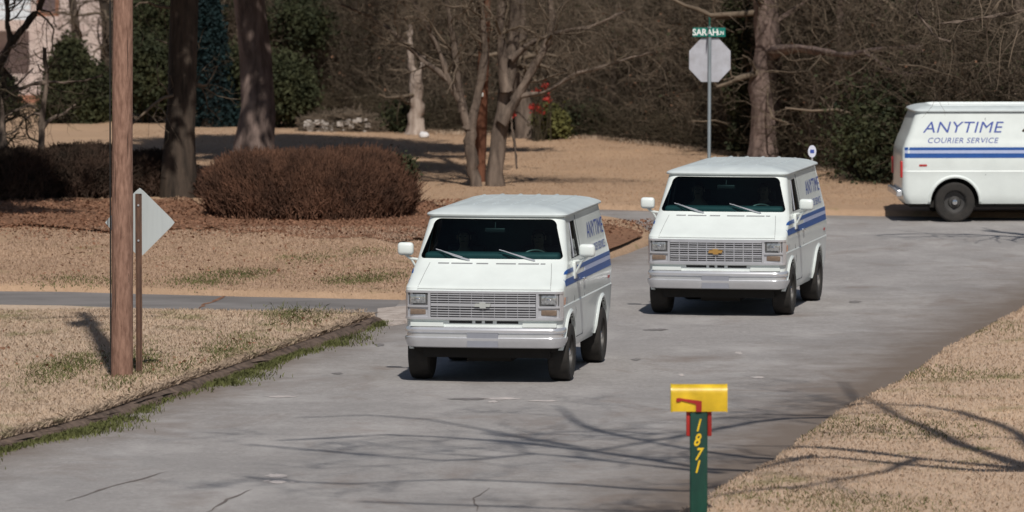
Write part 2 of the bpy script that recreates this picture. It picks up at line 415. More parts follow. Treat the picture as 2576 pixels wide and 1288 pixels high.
dirt = np.exp(-dist_to(K_line[::3], XY)/.55)*1.0+1.2*np.exp(-dist_to(R_line[::3], XY)/1.15)+.7*np.exp(-dist_to(L2_line[::3], XY)/.6)
nx, ny = len(xs), len(ys); i, j = np.meshgrid(np.arange(nx-1), np.arange(ny-1), indexing='ij')
Fq = np.stack([i*ny+j, (i+1)*ny+j, (i+1)*ny+j+1, i*ny+j+1], -1).reshape(-1, 4)
def asphalt_mat():
    m = bpy.data.materials.new('asphalt_weathered'); m.use_nodes = True; nt = m.node_tree; b = nt.nodes['Principled BSDF']
    b.inputs['Roughness'].default_value = .85; b.inputs['Specular IOR Level'].default_value = .35
    g = N(nt, 'ShaderNodeNewGeometry')
    def noise(sc_, d=5, rough=.6, st=(1, 1, 1), dist=0):
        mp = N(nt, 'ShaderNodeMapping'); mp.inputs['Scale'].default_value = st; nt.links.new(g.outputs['Position'], mp.inputs[0])
        n = N(nt, 'ShaderNodeTexNoise'); n.inputs['Scale'].default_value = sc_; n.inputs['Detail'].default_value = d; n.inputs['Roughness'].default_value = rough; n.inputs['Distortion'].default_value = dist
        nt.links.new(mp.outputs[0], n.inputs['Vector']); return n.outputs[0]
    def ramp(src, p0, p1, c0, c1):
        r = N(nt, 'ShaderNodeValToRGB'); e = r.color_ramp.elements; e[0].position = p0; e[1].position = p1; e[0].color = (*c0, 1); e[1].color = (*c1, 1)
        nt.links.new(src, r.inputs[0]); return r.outputs[0]
    def mix(f, a, bb, mode='MIX'):
        x = N(nt, 'ShaderNodeMix', data_type='RGBA', blend_type=mode)
        if isinstance(f, float): x.inputs[0].default_value = f
        else: nt.links.new(f, x.inputs[0])
        for i, v in ((6, a), (7, bb)):
            if isinstance(v, tuple): x.inputs[i].default_value = (*v, 1)
            else: nt.links.new(v, x.inputs[i])
        return x.outputs[2]
    c = ramp(noise(16, 9, .85), .36, .64, (.225, .213, .208), (.425, .402, .392))
    c = mix(ramp(noise(3.2, 7, .8), .44, .62, (0, 0, 0), (.55, .55, .55)), c, (.25, .235, .228))
    c = mix(ramp(noise(.35, 5, .6), .40, .65, (0, 0, 0), (.5, .5, .5)), c, (.235, .225, .222))
    c = mix(ramp(noise(.8, 6, .7, (1, .5, 1)), .48, .70, (0, 0, 0), (.55, .55, .55)), c, (.46, .44, .43))
    c = mix(ramp(noise(.6, 6, .65, (1, .6, 1), .6), .56, .74, (0, 0, 0), (.8, .8, .8)), c, (.20, .16, .138))
    a = N(nt, 'ShaderNodeAttribute', attribute_name='dirt'); n2 = noise(1.4, 6, .7)
    mu = N(nt, 'ShaderNodeMath', operation='MULTIPLY_ADD'); nt.links.new(n2, mu.inputs[0]); mu.inputs[1].default_value = .9; mu.inputs[2].default_value = -.45
    ad = N(nt, 'ShaderNodeMath', operation='ADD'); nt.links.new(a.outputs['Fac'], ad.inputs[0]); nt.links.new(mu.outputs[0], ad.inputs[1])
    c = mix(ramp(ad.outputs[0], .12, .85, (0, 0, 0), (.85, .85, .85)), c, (.145, .108, .082))
    nt.links.new(c, b.inputs['Base Color'])
    bp = N(nt, 'ShaderNodeBump'); bp.inputs['Distance'].default_value = .012; nt.links.new(noise(30, 4, .8), bp.inputs['Height']); nt.links.new(bp.outputs[0], b.inputs['Normal'])
    return m
M['asphalt'] = asphalt_mat()
struct('road', np_mesh('road', np.stack([gx.ravel(), gy.ravel(), np.zeros(gx.size)], 1), Fq, M['asphalt'], False, {'dirt': dirt}))

# near-left lawn (behind the kerb, in front of the driveway)
KIN = .16
tk = np.gradient(K_line, axis=0); nk = np.stack([-tk[:, 1], tk[:, 0]], 1); nk /= np.linalg.norm(nk, axis=1, keepdims=True)
K_in = K_line+nk*KIN
drive_near = smooth_line([G(*p, .14) for p in [(950, 782), (700, 780), (300, 770), (0, 762), (-1200, 758), (-3000, 752)]], .5, .05)
out1 = np.concatenate([K_in, drive_near, np.array([[-60, drive_near[-1][1]], [-60, K_in[0][1]]])])
lawn('near_lawn', out1, M['lawn_near'], h=.14, und=.05)
# kerb: old concrete edge, broken and sunk
prof = [(-.04, 0), (.0, .05), (.03, .085), (.07, .105), (.165, .118), (.165, .0)]
V = []; nK = len(K_line); wj = rng.normal(size=(nK, len(prof)))*.022; sink = np.interp(np.arange(nK), np.linspace(0, nK-1, 14), rng.random(14)*.035)
for i_ in range(nK):
    for k, (o_, z_) in enumerate(prof):
        q = K_line[i_]+nk[i_]*(o_+wj[i_, k]); V.append((q[0], q[1], z_-(sink[i_] if z_ > .05 else 0)))
n_ = len(prof); Fk = [[a*n_+k, a*n_+k+1, (a+1)*n_+k+1, (a+1)*n_+k] for a in range(nK-1) for k in range(n_-1)]
M['kerb'] = mat('kerb_dirty_concrete', (.17, .12, .092), .95, scale=5, col2=(.045, .03, .023), bump=.04)
struct('kerb', np_mesh('kerb', V, Fk, M['kerb'], True))
# pale concrete lip where the driveway meets the road
s = MB(); pts = [G(*p) for p in [(948, 812), (950, 784), (1005, 776), (1100, 770), (1110, 800), (1030, 812), (985, 820)]]
s.add([(p.x, p.y, .03+.02*(i % 2)) for i, p in enumerate(pts)]+[(p.x*1.0, p.y-.05, .002) for p in pts], [tuple(range(7))]+[(i, (i+1) % 7, 7+(i+1) % 7, 7+i) for i in range(7)])
struct('driveway_apron', s.mesh('driveway_apron', mat('old_concrete', (.52, .46, .42), .9, scale=6, col2=(.26, .21, .18), bump=.02), 0))

# big left lawn + far lawn, up to the wood's edge
edge_px = [(5200, 585), (3400, 560), (2600, 530), (2300, 490), (2060, 440), (1750, 392), (1500, 362), (1050, 345), (760, 300), (340, 290), (0, 283), (-600, 280), (-3000, 280)]
edge_w = np.array([[G(*p).x, G(*p).y] for p in edge_px])
e_out = edge_w.copy(); e_out[:, 1] += 4
drive_far_l = smooth_line(drive_far, .5, .05)
out2 = np.concatenate([drive_far_l, L2_line[1:], e_out])
lawn('far_lawn', out2, M['lawn_far'], h=.12, und=.03)
# right lawn
out3 = np.concatenate([R_line, np.array([[60, R_line[-1][1]], [60, 12], [R_line[0][0], 12]])])
RH = .17
lawn('right_lawn', out3, M['lawn_right'], h=RH, und=.05)
_a = np.array([[v.x, v.y] for v in drive_far]); _b = np.array([[v.x, v.y] for v in [G(*p, .14) for p in [(-3000, 752), (-1200, 758), (0, 762), (300, 770), (700, 780), (965, 782)]]])
_V = np.concatenate([np.c_[_a+[0, .15], np.full(6, .004)], np.c_[_b-[0, .25], np.full(6, .004)]])
struct('driveway', np_mesh('driveway', _V, [[k, k+1, 6+k+1, 6+k] for k in range(5)], mat('driveway_asphalt', (.215, .20, .195), .9, scale=1.1, col2=(.125, .115, .11), coord='Object', stretch=(.5, 1, 1), detail=9)))
# the wooded slope behind
eo = np.argsort(edge_w[:, 0]); ex, ey = edge_w[eo, 0], edge_w[eo, 1]
def edge_y(x): return np.interp(x, ex, ey)
def slope_z(x, y):
    d = np.asarray(y)-edge_y(x)-2; d = np.where(np.asarray(x) < -10.3, d-16, d)
    d = np.clip(d, 0, 60); return .10+.11*d*np.clip(d/10, 0, 1)
xs = np.arange(-70, 70.1, 1.0); ys = np.arange(0, 75, 1.5)
gx, gt = np.meshgrid(xs, ys, indexing='ij'); gy = edge_y(gx)-.5+gt
gz = slope_z(gx, gy)+rng.normal(size=gx.shape)*.05; gz[:, 0] = .05
nx, ny = gx.shape; i, j = np.meshgrid(np.arange(nx-1), np.arange(ny-1), indexing='ij')
Fq = np.stack([i*ny+j, (i+1)*ny+j, (i+1)*ny+j+1, i*ny+j+1], -1).reshape(-1, 4)
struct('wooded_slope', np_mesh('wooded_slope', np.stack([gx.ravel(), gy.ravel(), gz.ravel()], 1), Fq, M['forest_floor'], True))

# cracks and pale patches on the asphalt
def crack(pxs, wd, mt, name, z=.004):
    line = densify([G(*p) for p in pxs], .25); k = len(line); line += np.cumsum(rng.normal(size=line.shape)*.02, 0)
    t = np.gradient(line, axis=0); nn = np.stack([-t[:, 1], t[:, 0]], 1); nn /= np.linalg.norm(nn, axis=1, keepdims=True)
    ww = wd*(.5+rng.random(k))*np.sin(np.linspace(.15, 3.0, k))
    V = np.concatenate([np.c_[line+nn*ww[:, None], np.full(k, z)], np.c_[line-nn*ww[:, None], np.full(k, z)]])
    struct(name, np_mesh(name, V, [[a, a+1, k+a+1, k+a] for a in range(k-1)], mt))
M['crack'] = mat('crack_filler', (.15, .125, .115), .9, scale=6)
crack([(170, 1262), (250, 1235), (330, 1215), (420, 1190)], .018, M['crack'], 'road_crack')
crack([(520, 1290), (600, 1255), (690, 1228)], .016, M['crack'], 'road_crack')
crack([(1195, 1290), (1210, 1255), (1250, 1228)], .008, M['crack'], 'road_crack')
def blotch(px, py, rx, ry, mt, name, z=.004):
    c = G(px, py); sx = rx/(F/c.y); sy = ry/(F/c.y)/(H/c.y); n = 22
    V = [(c.x, c.y, z)]+[(c.x+sx*math.cos(a)*(.6+.6*random.random()), c.y+sy*math.sin(a)*(.6+.6*random.random()), z) for a in [2*math.pi*k/n for k in range(n)]]
    s = MB(); s.add(V, [(0, 1+k, 1+(k+1) % n) for k in range(n)]); struct(name, s.mesh(name, mt, 0))
M['pale'] = mat('pale_scuff', (.56, .50, .47), .9, scale=9, col2=(.33, .31, .31))
M['stain'] = mat('oil_stain', (.12, .105, .10), .8, scale=7, col2=(.22, .21, .21))
for a in [(697, 1198, 28, 6), (700, 1213, 24, 5), (672, 1210, 9, 3), (738, 1213, 10, 3), (1262, 1003, 60, 3), (1240, 1011, 16, 3), (1370, 1009, 40, 2), (705, 998, 45, 3), (1858, 888, 10, 4), (1715, 944, 8, 4), (1905, 950, 18, 3)]:
    blotch(*a, M['pale'], 'road_scuff')
for a in [(1180, 1004, 55, 3), (1650, 830, 30, 3), (1600, 905, 12, 3), (955, 868, 12, 4), (850, 940, 14, 3), (2150, 760, 18, 3)]:
    blotch(*a, M['stain'], 'road_stain', .005)
# dark joint across the driveway
crack([(490, 782), (520, 765), (560, 748), (600, 728)], .035, M['leaf_brown'], 'driveway_crack', .009)
# ------------------------------------------------------------------ vans
TAB = [  # z, half width, front y, rear y, corner r, bow
 (.33, .93, .15, 4.42, .12, .03), (.42, .965, .11, 4.47, .12, .04), (.60, .985, .085, 4.50, .12, .05), (.74, .99, .075, 4.50, .12, .05),
 (.90, 1.0, .065, 4.50, .12, .05), (.915, 1.003, .065, 4.50, .12, .05), (.93, .993, .065, 4.50, .12, .05), (1.10, 1.0, .06, 4.50, .12, .05), (1.145, .998, .07, 4.50, .12, .05),
 (1.170, .995, .11, 4.50, .13, .05), (1.195, .99, .17, 4.50, .13, .05), (1.315, .98, .39, 4.49, .13, .055), (1.435, .96, .61, 4.45, .13, .06), (1.465, .95, .645, 4.44, .13, .06),
 (1.60, .928, .74, 4.38, .13, .065), (1.80, .89, .89, 4.31, .13, .07), (1.96, .862, 1.01, 4.25, .14, .07), (2.0, .855, 1.04, 4.23, .14, .07)]
TA = np.array(TAB)
def prm(z): return [np.interp(z, TA[:, 0], TA[:, k]) for k in range(1, 6)]
def outline(z, ins=0, par=None, yrmax=None, yfmin=None):
    wd, yf, yr, r, bow = par or prm(z)
    wd -= ins; yf += ins; yr -= ins
    if yrmax is not None: yr = min(yr, yrmax)
    if yfmin is not None: yf = max(yf, yfmin)
    r = min(r, wd*.45); pts = []
    fy = lambda x: yf+bow*(x/(wd))**2
    xc = wd-r; yc = fy(xc)+r
    for k in range(10): x = xc*k/10; pts.append((x, fy(x)))
    for k in range(7): a = -math.pi/2+math.pi/2*k/6; pts.append((xc+r*math.cos(a), yc+r*math.sin(a)))
    y1 = yr-r
    for k in range(1, 24): pts.append((wd, yc+(y1-yc)*k/24))
    for k in range(7): a = math.pi/2*k/6; pts.append((xc+r*math.cos(a), y1+r*math.sin(a)))
    for k in range(1, 6): pts.append((xc*(1-k/6), yr+.02*math.sin(math.pi*.5*k/6)))
    pts.append((0, yr+.02))
    half = pts; full = half+[(-x, y) for x, y in reversed(half[1:-1])]
    return [(x, y, z) for x, y in full]
def hw(y, z):
    """half width of the flank at y,z"""
    wd, yf, yr, r, bow = prm(z); xc = wd-r; yc = yf+bow*(xc/wd)**2+r; y1 = yr-r
    if y < yc: return xc+math.sqrt(max(0, r*r-(yc-y)**2))
    if y > y1: return xc+math.sqrt(max(0, r*r-(y-y1)**2))
    return wd
def fy(x, z):
    wd, yf, yr, r, bow = prm(z); xc = wd-r; x = abs(x)
    if x <= xc: return yf+bow*(x/wd)**2
    return yf+bow*(xc/wd)**2+r-math.sqrt(max(0, r*r-(x-xc)**2))
def boolean(base, cutter):
    md = base.modifiers.new('b', 'BOOLEAN'); md.operation = 'DIFFERENCE'; md.object = cutter; md.solver = 'EXACT'
    try: md.material_mode = 'TRANSFER'
    except Exception: pass
    dg = bpy.context.evaluated_depsgraph_get(); dg.update()
    me = bpy.data.meshes.new_from_object(base.evaluated_get(dg)); base.modifiers.clear(); base.data = me
    bpy.data.objects.remove(cutter)
def van_body_mesh():
    zs = [.33, .36, .42, .50, .60, .74, .82, .90, .915, .93, 1.0, 1.10, 1.145, 1.157, 1.17, 1.195, 1.26, 1.315, 1.37, 1.435, 1.465, 1.53, 1.60, 1.70, 1.80, 1.88, 1.96, 2.0]
    s = MB(); s.loft([outline(z) for z in zs])
    bo = s.obj('tmp_body', M['paint'], sharp=0)
    c = MB(); c.loft([outline(z, .035, None, 1.98, None if z > 1.48 else .66) for z in (.80, 1.2, 1.44, 1.465, 1.55, 1.65, 1.75, 1.85, 1.97)])
    boolean(bo, c.obj('c', M['inside'], sharp=0))
    c = MB(); po = []
    for (x, z, r, a0) in ((.79, 1.955, .10, 0), (-.79, 1.955, .10, 90), (-.90, 1.472, .04, 180), (.90, 1.472, .04, 270)):
        cx_ = x-math.copysign(r, x); cz_ = z-r if z > 1.6 else z+r
        for k in range(6): a = R(a0+90*k/5); po.append((cx_+r*math.cos(a), cz_+r*math.sin(a)))
    c.prism(po, -.5, 1.45, 'y'); boolean(bo, c.obj('c', M['black'], sharp=0))
    c = MB(); c.prism([(1.12, 1.455), (1.84, 1.455), (1.84, 1.90), (1.42, 1.90)], -1.3, 1.3, 'x'); boolean(bo, c.obj('c', M['black'], sharp=0))
    for ya in (.76, 3.55):
        for sx in (-1, 1):
            c = MB(); c.lathe([(sx*.62, .44), (sx*1.2, .44)], 40, 'x', (0, ya, .36)); boolean(bo, c.obj('c', M['under'], sharp=0))
            if True:
                c = MB(); c.box(min(sx*.62, sx*1.2), max(sx*.62, sx*1.2), ya-.43, ya+.43, .2, .37); boolean(bo, c.obj('c', M['under'], sharp=0))
    c = MB(); c.box(-1.2, 1.2, -.5, .32, .1, .47); boolean(bo, c.obj('c', M['under'], sharp=0))
    me = bo.data; bpy.data.objects.remove(bo)
    me.polygons.foreach_set('use_smooth', [True]*len(me.polygons)); me.set_sharp_from_angle(angle=R(30)); me.name = 'body'
    return me
def arc_strip(s, x0, x1, z0, z1, off, th, mi=0, nseg=12):
    """bar following the bowed front face"""
    r0 = []
    for k in range(nseg+1):
        x = x0+(x1-x0)*k/nseg; y = fy(x, (z0+z1)/2)-off
        r0.append([(x, y, z0), (x, y, z1), (x, y+th, z1), (x, y+th, z0)])
    s.loft(r0, True)
def side_strip(s, side, pts, w_, off=.003, mi=0, th=.004):
    """thin strip on the flank along (y,z) points"""
    rings = []
    for i, (y, z) in enumerate(pts):
        a = pts[max(i-1, 0)]; b = pts[min(i+1, len(pts)-1)]; t = Vector((b[0]-a[0], b[1]-a[1])).normalized(); n = Vector((-t.y, t.x))*w_/2
        p = [(y+n.x, z+n.y), (y-n.x, z-n.y)]
        q = [(side*(hw(yy, zz)+off), yy, zz) for yy, zz in p]; q2 = [(side*(hw(yy, zz)+off-th), yy, zz) for yy, zz in reversed(p)]
        rings.append(q+q2)
    s.loft(rings, True, True, True, mi)
def side_patch(s, side, ys, zlo, zhi, off=.004, mi=0, nz=3):
    """decal between zlo(y) and zhi(y)"""
    rings = []
    for i, y in enumerate(ys):
        a, b = zlo(y), zhi(y); zz = [a+(b-a)*k/nz for k in range(nz+1)]
        ym = [max(y, prm(z)[1]+prm(z)[4]+.035+.002*i) for z in zz]
        rings.append([(side*(hw(q, z)+off), q, z) for q, z in zip(ym, zz)]+[(side*(hw(q, z)+off-.003), q, z) for q, z in reversed(list(zip(ym, zz)))])
    s.loft(rings, True, True, True, mi)
def text_mesh(txt, size, shear=0.0, ext=0.0, spacing=1.0, bold=0.0):
    cu = bpy.data.curves.new('t', 'FONT'); cu.body = txt; cu.size = size; cu.shear = shear; cu.space_character = spacing; cu.offset = bold; cu.align_x = 'CENTER'; cu.resolution_u = 3; cu.extrude = ext
    o = bpy.data.objects.new('t', cu); COL.objects.link(o); dg = bpy.context.evaluated_depsgraph_get(); dg.update()
    me = bpy.data.meshes.new_from_object(o.evaluated_get(dg)); bpy.data.objects.remove(o); return me
def side_text(side, txt, size, yc, zb, stretch, shear, bold, name):
    me = text_mesh(txt, size, shear, 0, 1.05, bold)
    for v in me.vertices:
        tx, tz = v.co.x*stretch, v.co.y
        y = yc+tx*side; z = zb+tz   # reads left to right from outside
        v.co = (side*(hw(y, z)+.005), y, z)
    me.materials.clear(); me.materials.append(M['letter']); me.name = name
    return me
def build_van():
    root = empty('cargo_van')
    link('body', van_body_mesh(), root)
    # roof
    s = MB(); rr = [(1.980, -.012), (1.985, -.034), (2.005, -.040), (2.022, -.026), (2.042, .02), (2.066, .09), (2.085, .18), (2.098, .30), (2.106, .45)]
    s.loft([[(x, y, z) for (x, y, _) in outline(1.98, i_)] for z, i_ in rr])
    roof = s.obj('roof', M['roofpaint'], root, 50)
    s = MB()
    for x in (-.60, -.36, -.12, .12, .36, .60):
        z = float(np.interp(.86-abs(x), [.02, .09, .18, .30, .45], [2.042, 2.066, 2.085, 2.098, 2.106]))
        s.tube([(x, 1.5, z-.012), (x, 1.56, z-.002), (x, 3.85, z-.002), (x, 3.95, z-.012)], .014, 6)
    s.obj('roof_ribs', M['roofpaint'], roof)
    # windscreen
    n, k_ = 16, 8; rows = []
    for a in range(k_+1):
        z = 1.474+(1.953-1.474)*a/k_; xm = .897+(.787-.897)*a/k_
        if a == k_: xm -= .05
        rows.append([(xm*(2*b/n-1), fy(xm*(2*b/n-1), z)+.012, z) for b in range(n+1)])
    s = MB(); s.loft(rows, False, False, False); s.obj('windscreen', M['glass'], root, 60)
    s = MB()
    for (x0, z0, x1, z1) in ((-.27, 1.447, -.665, 1.575), (.555, 1.447, .145, 1.575)):
        s.tube([(x0, fy(x0, 1.47)-.02, z0), (x0, fy(x0, 1.48)-.035, z0+.012), ((x0+x1)/2, fy(x0, 1.53)-.045, (z0+z1)/2), (x1, fy(x1, 1.59)-.03, z1)], [.014, .012, .008, .007], 6)
        s.tube([(x1-.05, fy(x1, 1.60)-.012, z1+.008), (x1+.30, fy(x1+.3, 1.51)-.010, z1-.085)], .007, 4)
        wi = s.obj('wiper', M['silver'], root); s = MB()
    # side glass + quarter bar
    for sd in (-1, 1):
        s = MB(); pg = [(1.14, 1.46), (1.83, 1.46), (1.83, 1.892), (1.425, 1.892)]
        s.add([(sd*(hw(y, z)-.018), y, z) for y, z in pg], [(0, 1, 2, 3)]); sg = s.obj('side_window', M['glass'], root, 0)
        s = MB(); s.tube([(sd*(hw(1.42, 1.47)-.012), 1.42, 1.458), (sd*(hw(1.44, 1.89)-.012), 1.50, 1.897)], .010, 6); s.obj('window_bar', M['silver'], sg)
        # door gaps, plus a painted shadow line below the roof
        s = MB(); side_strip(s, sd, [(1.98, .45), (1.98, .93), (1.98, 1.3), (1.97, 1.6), (1.95, 1.96)], .012); side_strip(s, sd, [(1.0, 1.46), (.99, 1.2), (1.12, .95), (1.25, .80), (1.26, .45)], .010)
        side_strip(s, sd, [(1.26, .45), (1.6, .45), (1.98, .45)], .010)
        side_strip(s, sd, [(1.15, 1.978), (2.5, 1.978), (4.05, 1.978)], .016)  # dark strip painted in as the shadow under the drip rail
        if sd == -1: side_strip(s, sd, [(2.05, 1.88), (2.05, .5)], .009); side_strip(s, sd, [(3.0, 1.88), (3.0, .85)], .009)
        s.obj('door_gap_rail_shadow', M['gap'], root)
        s = MB(); s.box(min(sd*.99, sd*1.03), max(sd*.99, sd*1.03), 1.80, 1.95, 1.145, 1.175, 0, .008); s.obj('door_handle', M['bright'], root)
        # mirror
        mr = MB(); mr.box(min(sd*1.055, sd*1.26), max(sd*1.055, sd*1.26), 1.03, 1.13, 1.48, 1.645, 0, .045)
        mo = mr.obj('wing_mirror', M['paint'], root, 40)
        s = MB(); s.tube([(sd*1.16, 1.08, 1.49), (sd*1.10, 1.10, 1.44), (sd*.98, 1.14, 1.42), (sd*.955, 1.15, 1.36)], .018, 8)
        s.tube([(sd*1.10, 1.10, 1.45), (sd*1.04, 1.13, 1.34), (sd*.985, 1.16, 1.24)], .015, 8); s.box(min(sd*.965, sd*1.01), max(sd*.965, sd*1.01), 1.08, 1.24, 1.20, 1.42, 0, .015)
        s.obj('mirror_arm', M['paint'], mo)
        # wheel arch lip
        for ya in (.76, 3.55):
            s = MB(); rings = []
            for k in range(17):
                a = math.pi*k/16*1.0; cy_, cz_ = math.cos(a), math.sin(a)
                def q(rad, off): y = ya+cy_*rad; z = .365+cz_*rad; return (sd*(hw(y, max(z, .34))+off), y, z)
                rings.append([q(.435, -.03), q(.438, .022), q(.462, .028), q(.49, .004), q(.49, -.03)])
            s.loft(rings); s.obj('wheel_arch', M['paint'], root, 50)
        # stripes
        ys = [.20+.01*i for i in range(12)]+[.35+.1*i for i in range(41)]+[4.42, 4.46]
        s = MB(); side_patch(s, sd, [y for y in ys if y > .33], lambda y: 1.160+(max(0, .30-y))*.3, lambda y: 1.242-(max(0, .30-y))*.5); s.obj('lower_stripe', M['blue'], root)
        s = MB(); ys2 = [.42, .46, .50, .55, .60]+[y for y in ys if y > .64]; side_patch(s, sd, ys2, lambda y: 1.300, lambda y: 1.300+min(.052, .006+(y-.41)*.25), .0045); s.obj('upper_stripe', M['blue'], root)
        s = MB(); side_patch(s, sd, [y for y in ys if y > 2.0], lambda y: 1.2432, lambda y: 1.2998, .003); s.obj('pale_stripe', M['lilac'], root)
        link('van_lettering', side_text(sd, 'ANYTIME', .285, 3.42, 1.615, 1.15, .25, 0, 'van_lettering'), root)
        link('van_lettering', side_text(sd, 'COURIER SERVICE', .135, 3.42, 1.43, 1.12, .25, 0, 'van_lettering'), root)
        # small lamps and badge
        s = MB(); side_patch(s, sd, [.225, .245, .265], lambda y: .94, lambda y: 1.03, .010); s.obj('side_marker', M['amber'], root)
        s = MB(); side_patch(s, sd, [.36, .40, .44, .48], lambda y: .97, lambda y: 1.03, .008); s.obj('badge', M['silver'], root)
        s = MB(); side_patch(s, sd, [4.06, 4.10, 4.16, 4.20], lambda y: 1.01, lambda y: 1.045, .008); s.obj('side_reflector', M['red'], root)
        s = MB(); s.box(min(sd*.80, sd*.92), max(sd*.80, sd*.92), 4.44, 4.53, .80, 1.10, 0, .012); s.obj('tail_lamp', M['red'], root)
    # hood lines, cowl vents
    s = MB()
    for sx in (-1, 1):
        s.loft([[(sx*x_, fy(x_, z)-.004, z), (sx*x_+.008, fy(x_, z)-.004, z), (sx*x_+.008, fy(x_, z)+.004, z), (sx*x_, fy(x_, z)+.004, z)] for z, x_ in ((1.12, .835), (1.15, .835), (1.18, .83), (1.315, .80), (1.425, .77))])
    arc_strip(s, -.835, .835, 1.128, 1.134, .004, .01)  # front strip also draws the shadow line at the hood lip
    s.obj('hood_gap_lip_shadow', mat('hood_gap_lip_shadow', (.33, .35, .35), .7), root)
    s = MB()
    for x0, x1 in ((-.66, -.52), (-.49, -.22), (-.17, -.02), (.08, .33), (.36, .62), (.64, .70)):
        s.loft([[(x, fy(x, 1.413)-.004, 1.413), (x, fy(x, 1.426)-.004, 1.426), (x, fy(x, 1.426)+.006, 1.426), (x, fy(x, 1.413)+.006, 1.413)] for x in (x0, (x0+x1)/2, x1)])
    s.obj('cowl_vent', M['vent'], root)
    # grille surround: argent panel wrapping the corners
    s = MB()
    def ring_at(off, z0, z1, xmax=.995):
        rings = []
        for k in range(41):
            t = -1+2*k/40; x = xmax*math.sin(t*math.pi/2*.985) if abs(t) > .0 else 0
            y = fy(x, .9)
            rings.append([(x, y-off, z0), (x, y-off, z1), (x, y+.03, z1), (x, y+.03, z0)])
        return rings
    s.loft(ring_at(.010, .755, 1.108))
    s.loft(ring_at(.032, 1.082, 1.110)); s.loft(ring_at(.034, .752, .782))
    for sx in (-1, 1):
        for (a, b) in ((.665, .695), (.955, .975)):
            x0, x1 = sorted((sx*a, sx*b)); arc_strip(s, x0, x1, .78, 1.084, .030, .03, nseg=2)
        x0, x1 = sorted((sx*.69, sx*.96)); arc_strip(s, x0, x1, .903, .927, .036, .03, nseg=3)
    gs = s.obj('grille_surround', M['silver'], root, 40)
    # valance with dark openings
    s = MB()
    for x0, x1 in ((-.43, -.14), (-.10, -.02), (.02, .12), (.17, .44)): arc_strip(s, x0, x1,   .706, .738, .003, .02, nseg=3)
    s.obj('air_intake', M['black'], root)
    s = MB()
    for sx in (-1, 1):
        x0, x1 = sorted((sx*.50, sx*.92)); arc_strip(s, x0, x1, .665, .715, .055, .07); s.obj('bumper_filler', M['paint'], root); s = MB()
    # lamps
    for sx in (-1, 1):
        x0, x1 = sorted((sx*.705, sx*.945))
        s = MB(); arc_strip(s, x0, x1, .93, 1.080, .013, .01, nseg=3); hl = s.obj('headlight', M['bezel'], root)
        s = MB(); xa, xb = x0+.022, x1-.022
        s.box(xa, xb, fy((xa+xb)/2, 1)-.030, fy((xa+xb)/2, 1)+.0, .948, 1.064, 0, .012); s.obj('lens', M['lens'], hl)
        s = MB(); s.box((xa+xb)/2-.03, (xa+xb)/2+.03, fy((xa+xb)/2, 1)-.034, fy((xa+xb)/2, 1), .985, 1.02, 0, .012); s.obj('bulb_reflector', M['bright'], hl)
        s = MB(); arc_strip(s, x0, x1, .79, .898, .013, .01, nseg=3); pl = s.obj('parking_lamp', M['gap'], root)
        s = MB(); s.box(xa, xb, fy((xa+xb)/2, .85)-.026, fy((xa+xb)/2, .85), .81, .880, 0, .008); s.obj('lens', M['park'], pl)
    # grille A (bars) and B (grid)
    def recess(parent):
        s = MB(); arc_strip(s, -.665, .665, .782, 1.082, .0125, .006); return s.obj('grille', mat('grille_dark', (.018, .018, .02), .6), parent)
    ga = recess(root)
    s = MB()
    for z in (.803, .833, .863, .895, .975, 1.005, 1.035, 1.064): arc_strip(s, -.66, .66, z-.0065, z+.0065, .030, .014)
    arc_strip(s, -.66, .66, .918, .955, .036, .02)
    for k in range(-4, 5): arc_strip(s, k*.145-.003, k*.145+.003, .785, 1.08, .022, .012, nseg=1)
    s.obj('grille_bars', M['silver'], ga)
    def bow(mt, w_, h_, y_off=.045):
        a = h_*.5; p = [(-w_, -a*.55), (-w_*.36, -a*.55), (-w_*.30, -a), (w_*.42, -a), (w_*.36, -a*.55), (w_*.86, -a*.55), (w_, a*.55), (w_*.36, a*.55), (w_*.30, a), (-w_*.42, a), (-w_*.36, a*.55), (-w_*.86, a*.55)]
        s = MB(); y = fy(0, .95)-y_off; s.prism([(x, z+.938) for x, z in p], y-.012, y+.012, 'y'); return s
    bow(M['chrome'], .105, .075).obj('emblem', mat('emblem_silver', (.55, .57, .55), .35, .4), ga)
    # bumper
    def sweep(prof, zref, ymax, n=8):
        wd, yf, yr, r, bow_ = prm(zref); path = []; xc = wd-r; f = lambda x: yf+bow_*(x/wd)**2; yc = f(xc)+r
        for k in range(11): x = xc*k/10; path.append((x, f(x), 0, -1))
        for k in range(1, 9): a = -math.pi/2+math.pi/2*k/8; path.append((xc+r*math.cos(a), yc+r*math.sin(a), math.cos(a), math.sin(a)))
        path.append((wd, ymax, 1, 0)); full = [(-x, y, -nx_, ny_) for x, y, nx_, ny_ in reversed(path[1:])]+path
        return [[(x+nx_*o, y+ny_*o, z) for o, z in prof] for x, y, nx_, ny_ in full]
    prof = [(-.02, .405), (.030, .400), (.055, .412), (.082, .475), (.090, .505), (.092, .525), (.060, .535), (.058, .580), (.080, .595), (.082, .625), (.074, .645), (.060, .658), (-.02, .668)]
    s = MB(); s.loft([[(x*.945, y, z) for x, y, z in r_] for r_ in sweep(prof, .6, .40)], True); bp = s.obj('front_bumper', M['chrome'], root, 25)
    s = MB(); arc_strip(s, -.195, .195, .415, .590, .100, .03, nseg=4); s.obj('licence_plate', M['plate'], bp)
    s = MB(); s.box(-.93, .93, 4.50, 4.60, .46, .58, 0, .02); s.obj('rear_bumper', M['chrome'], root)
    
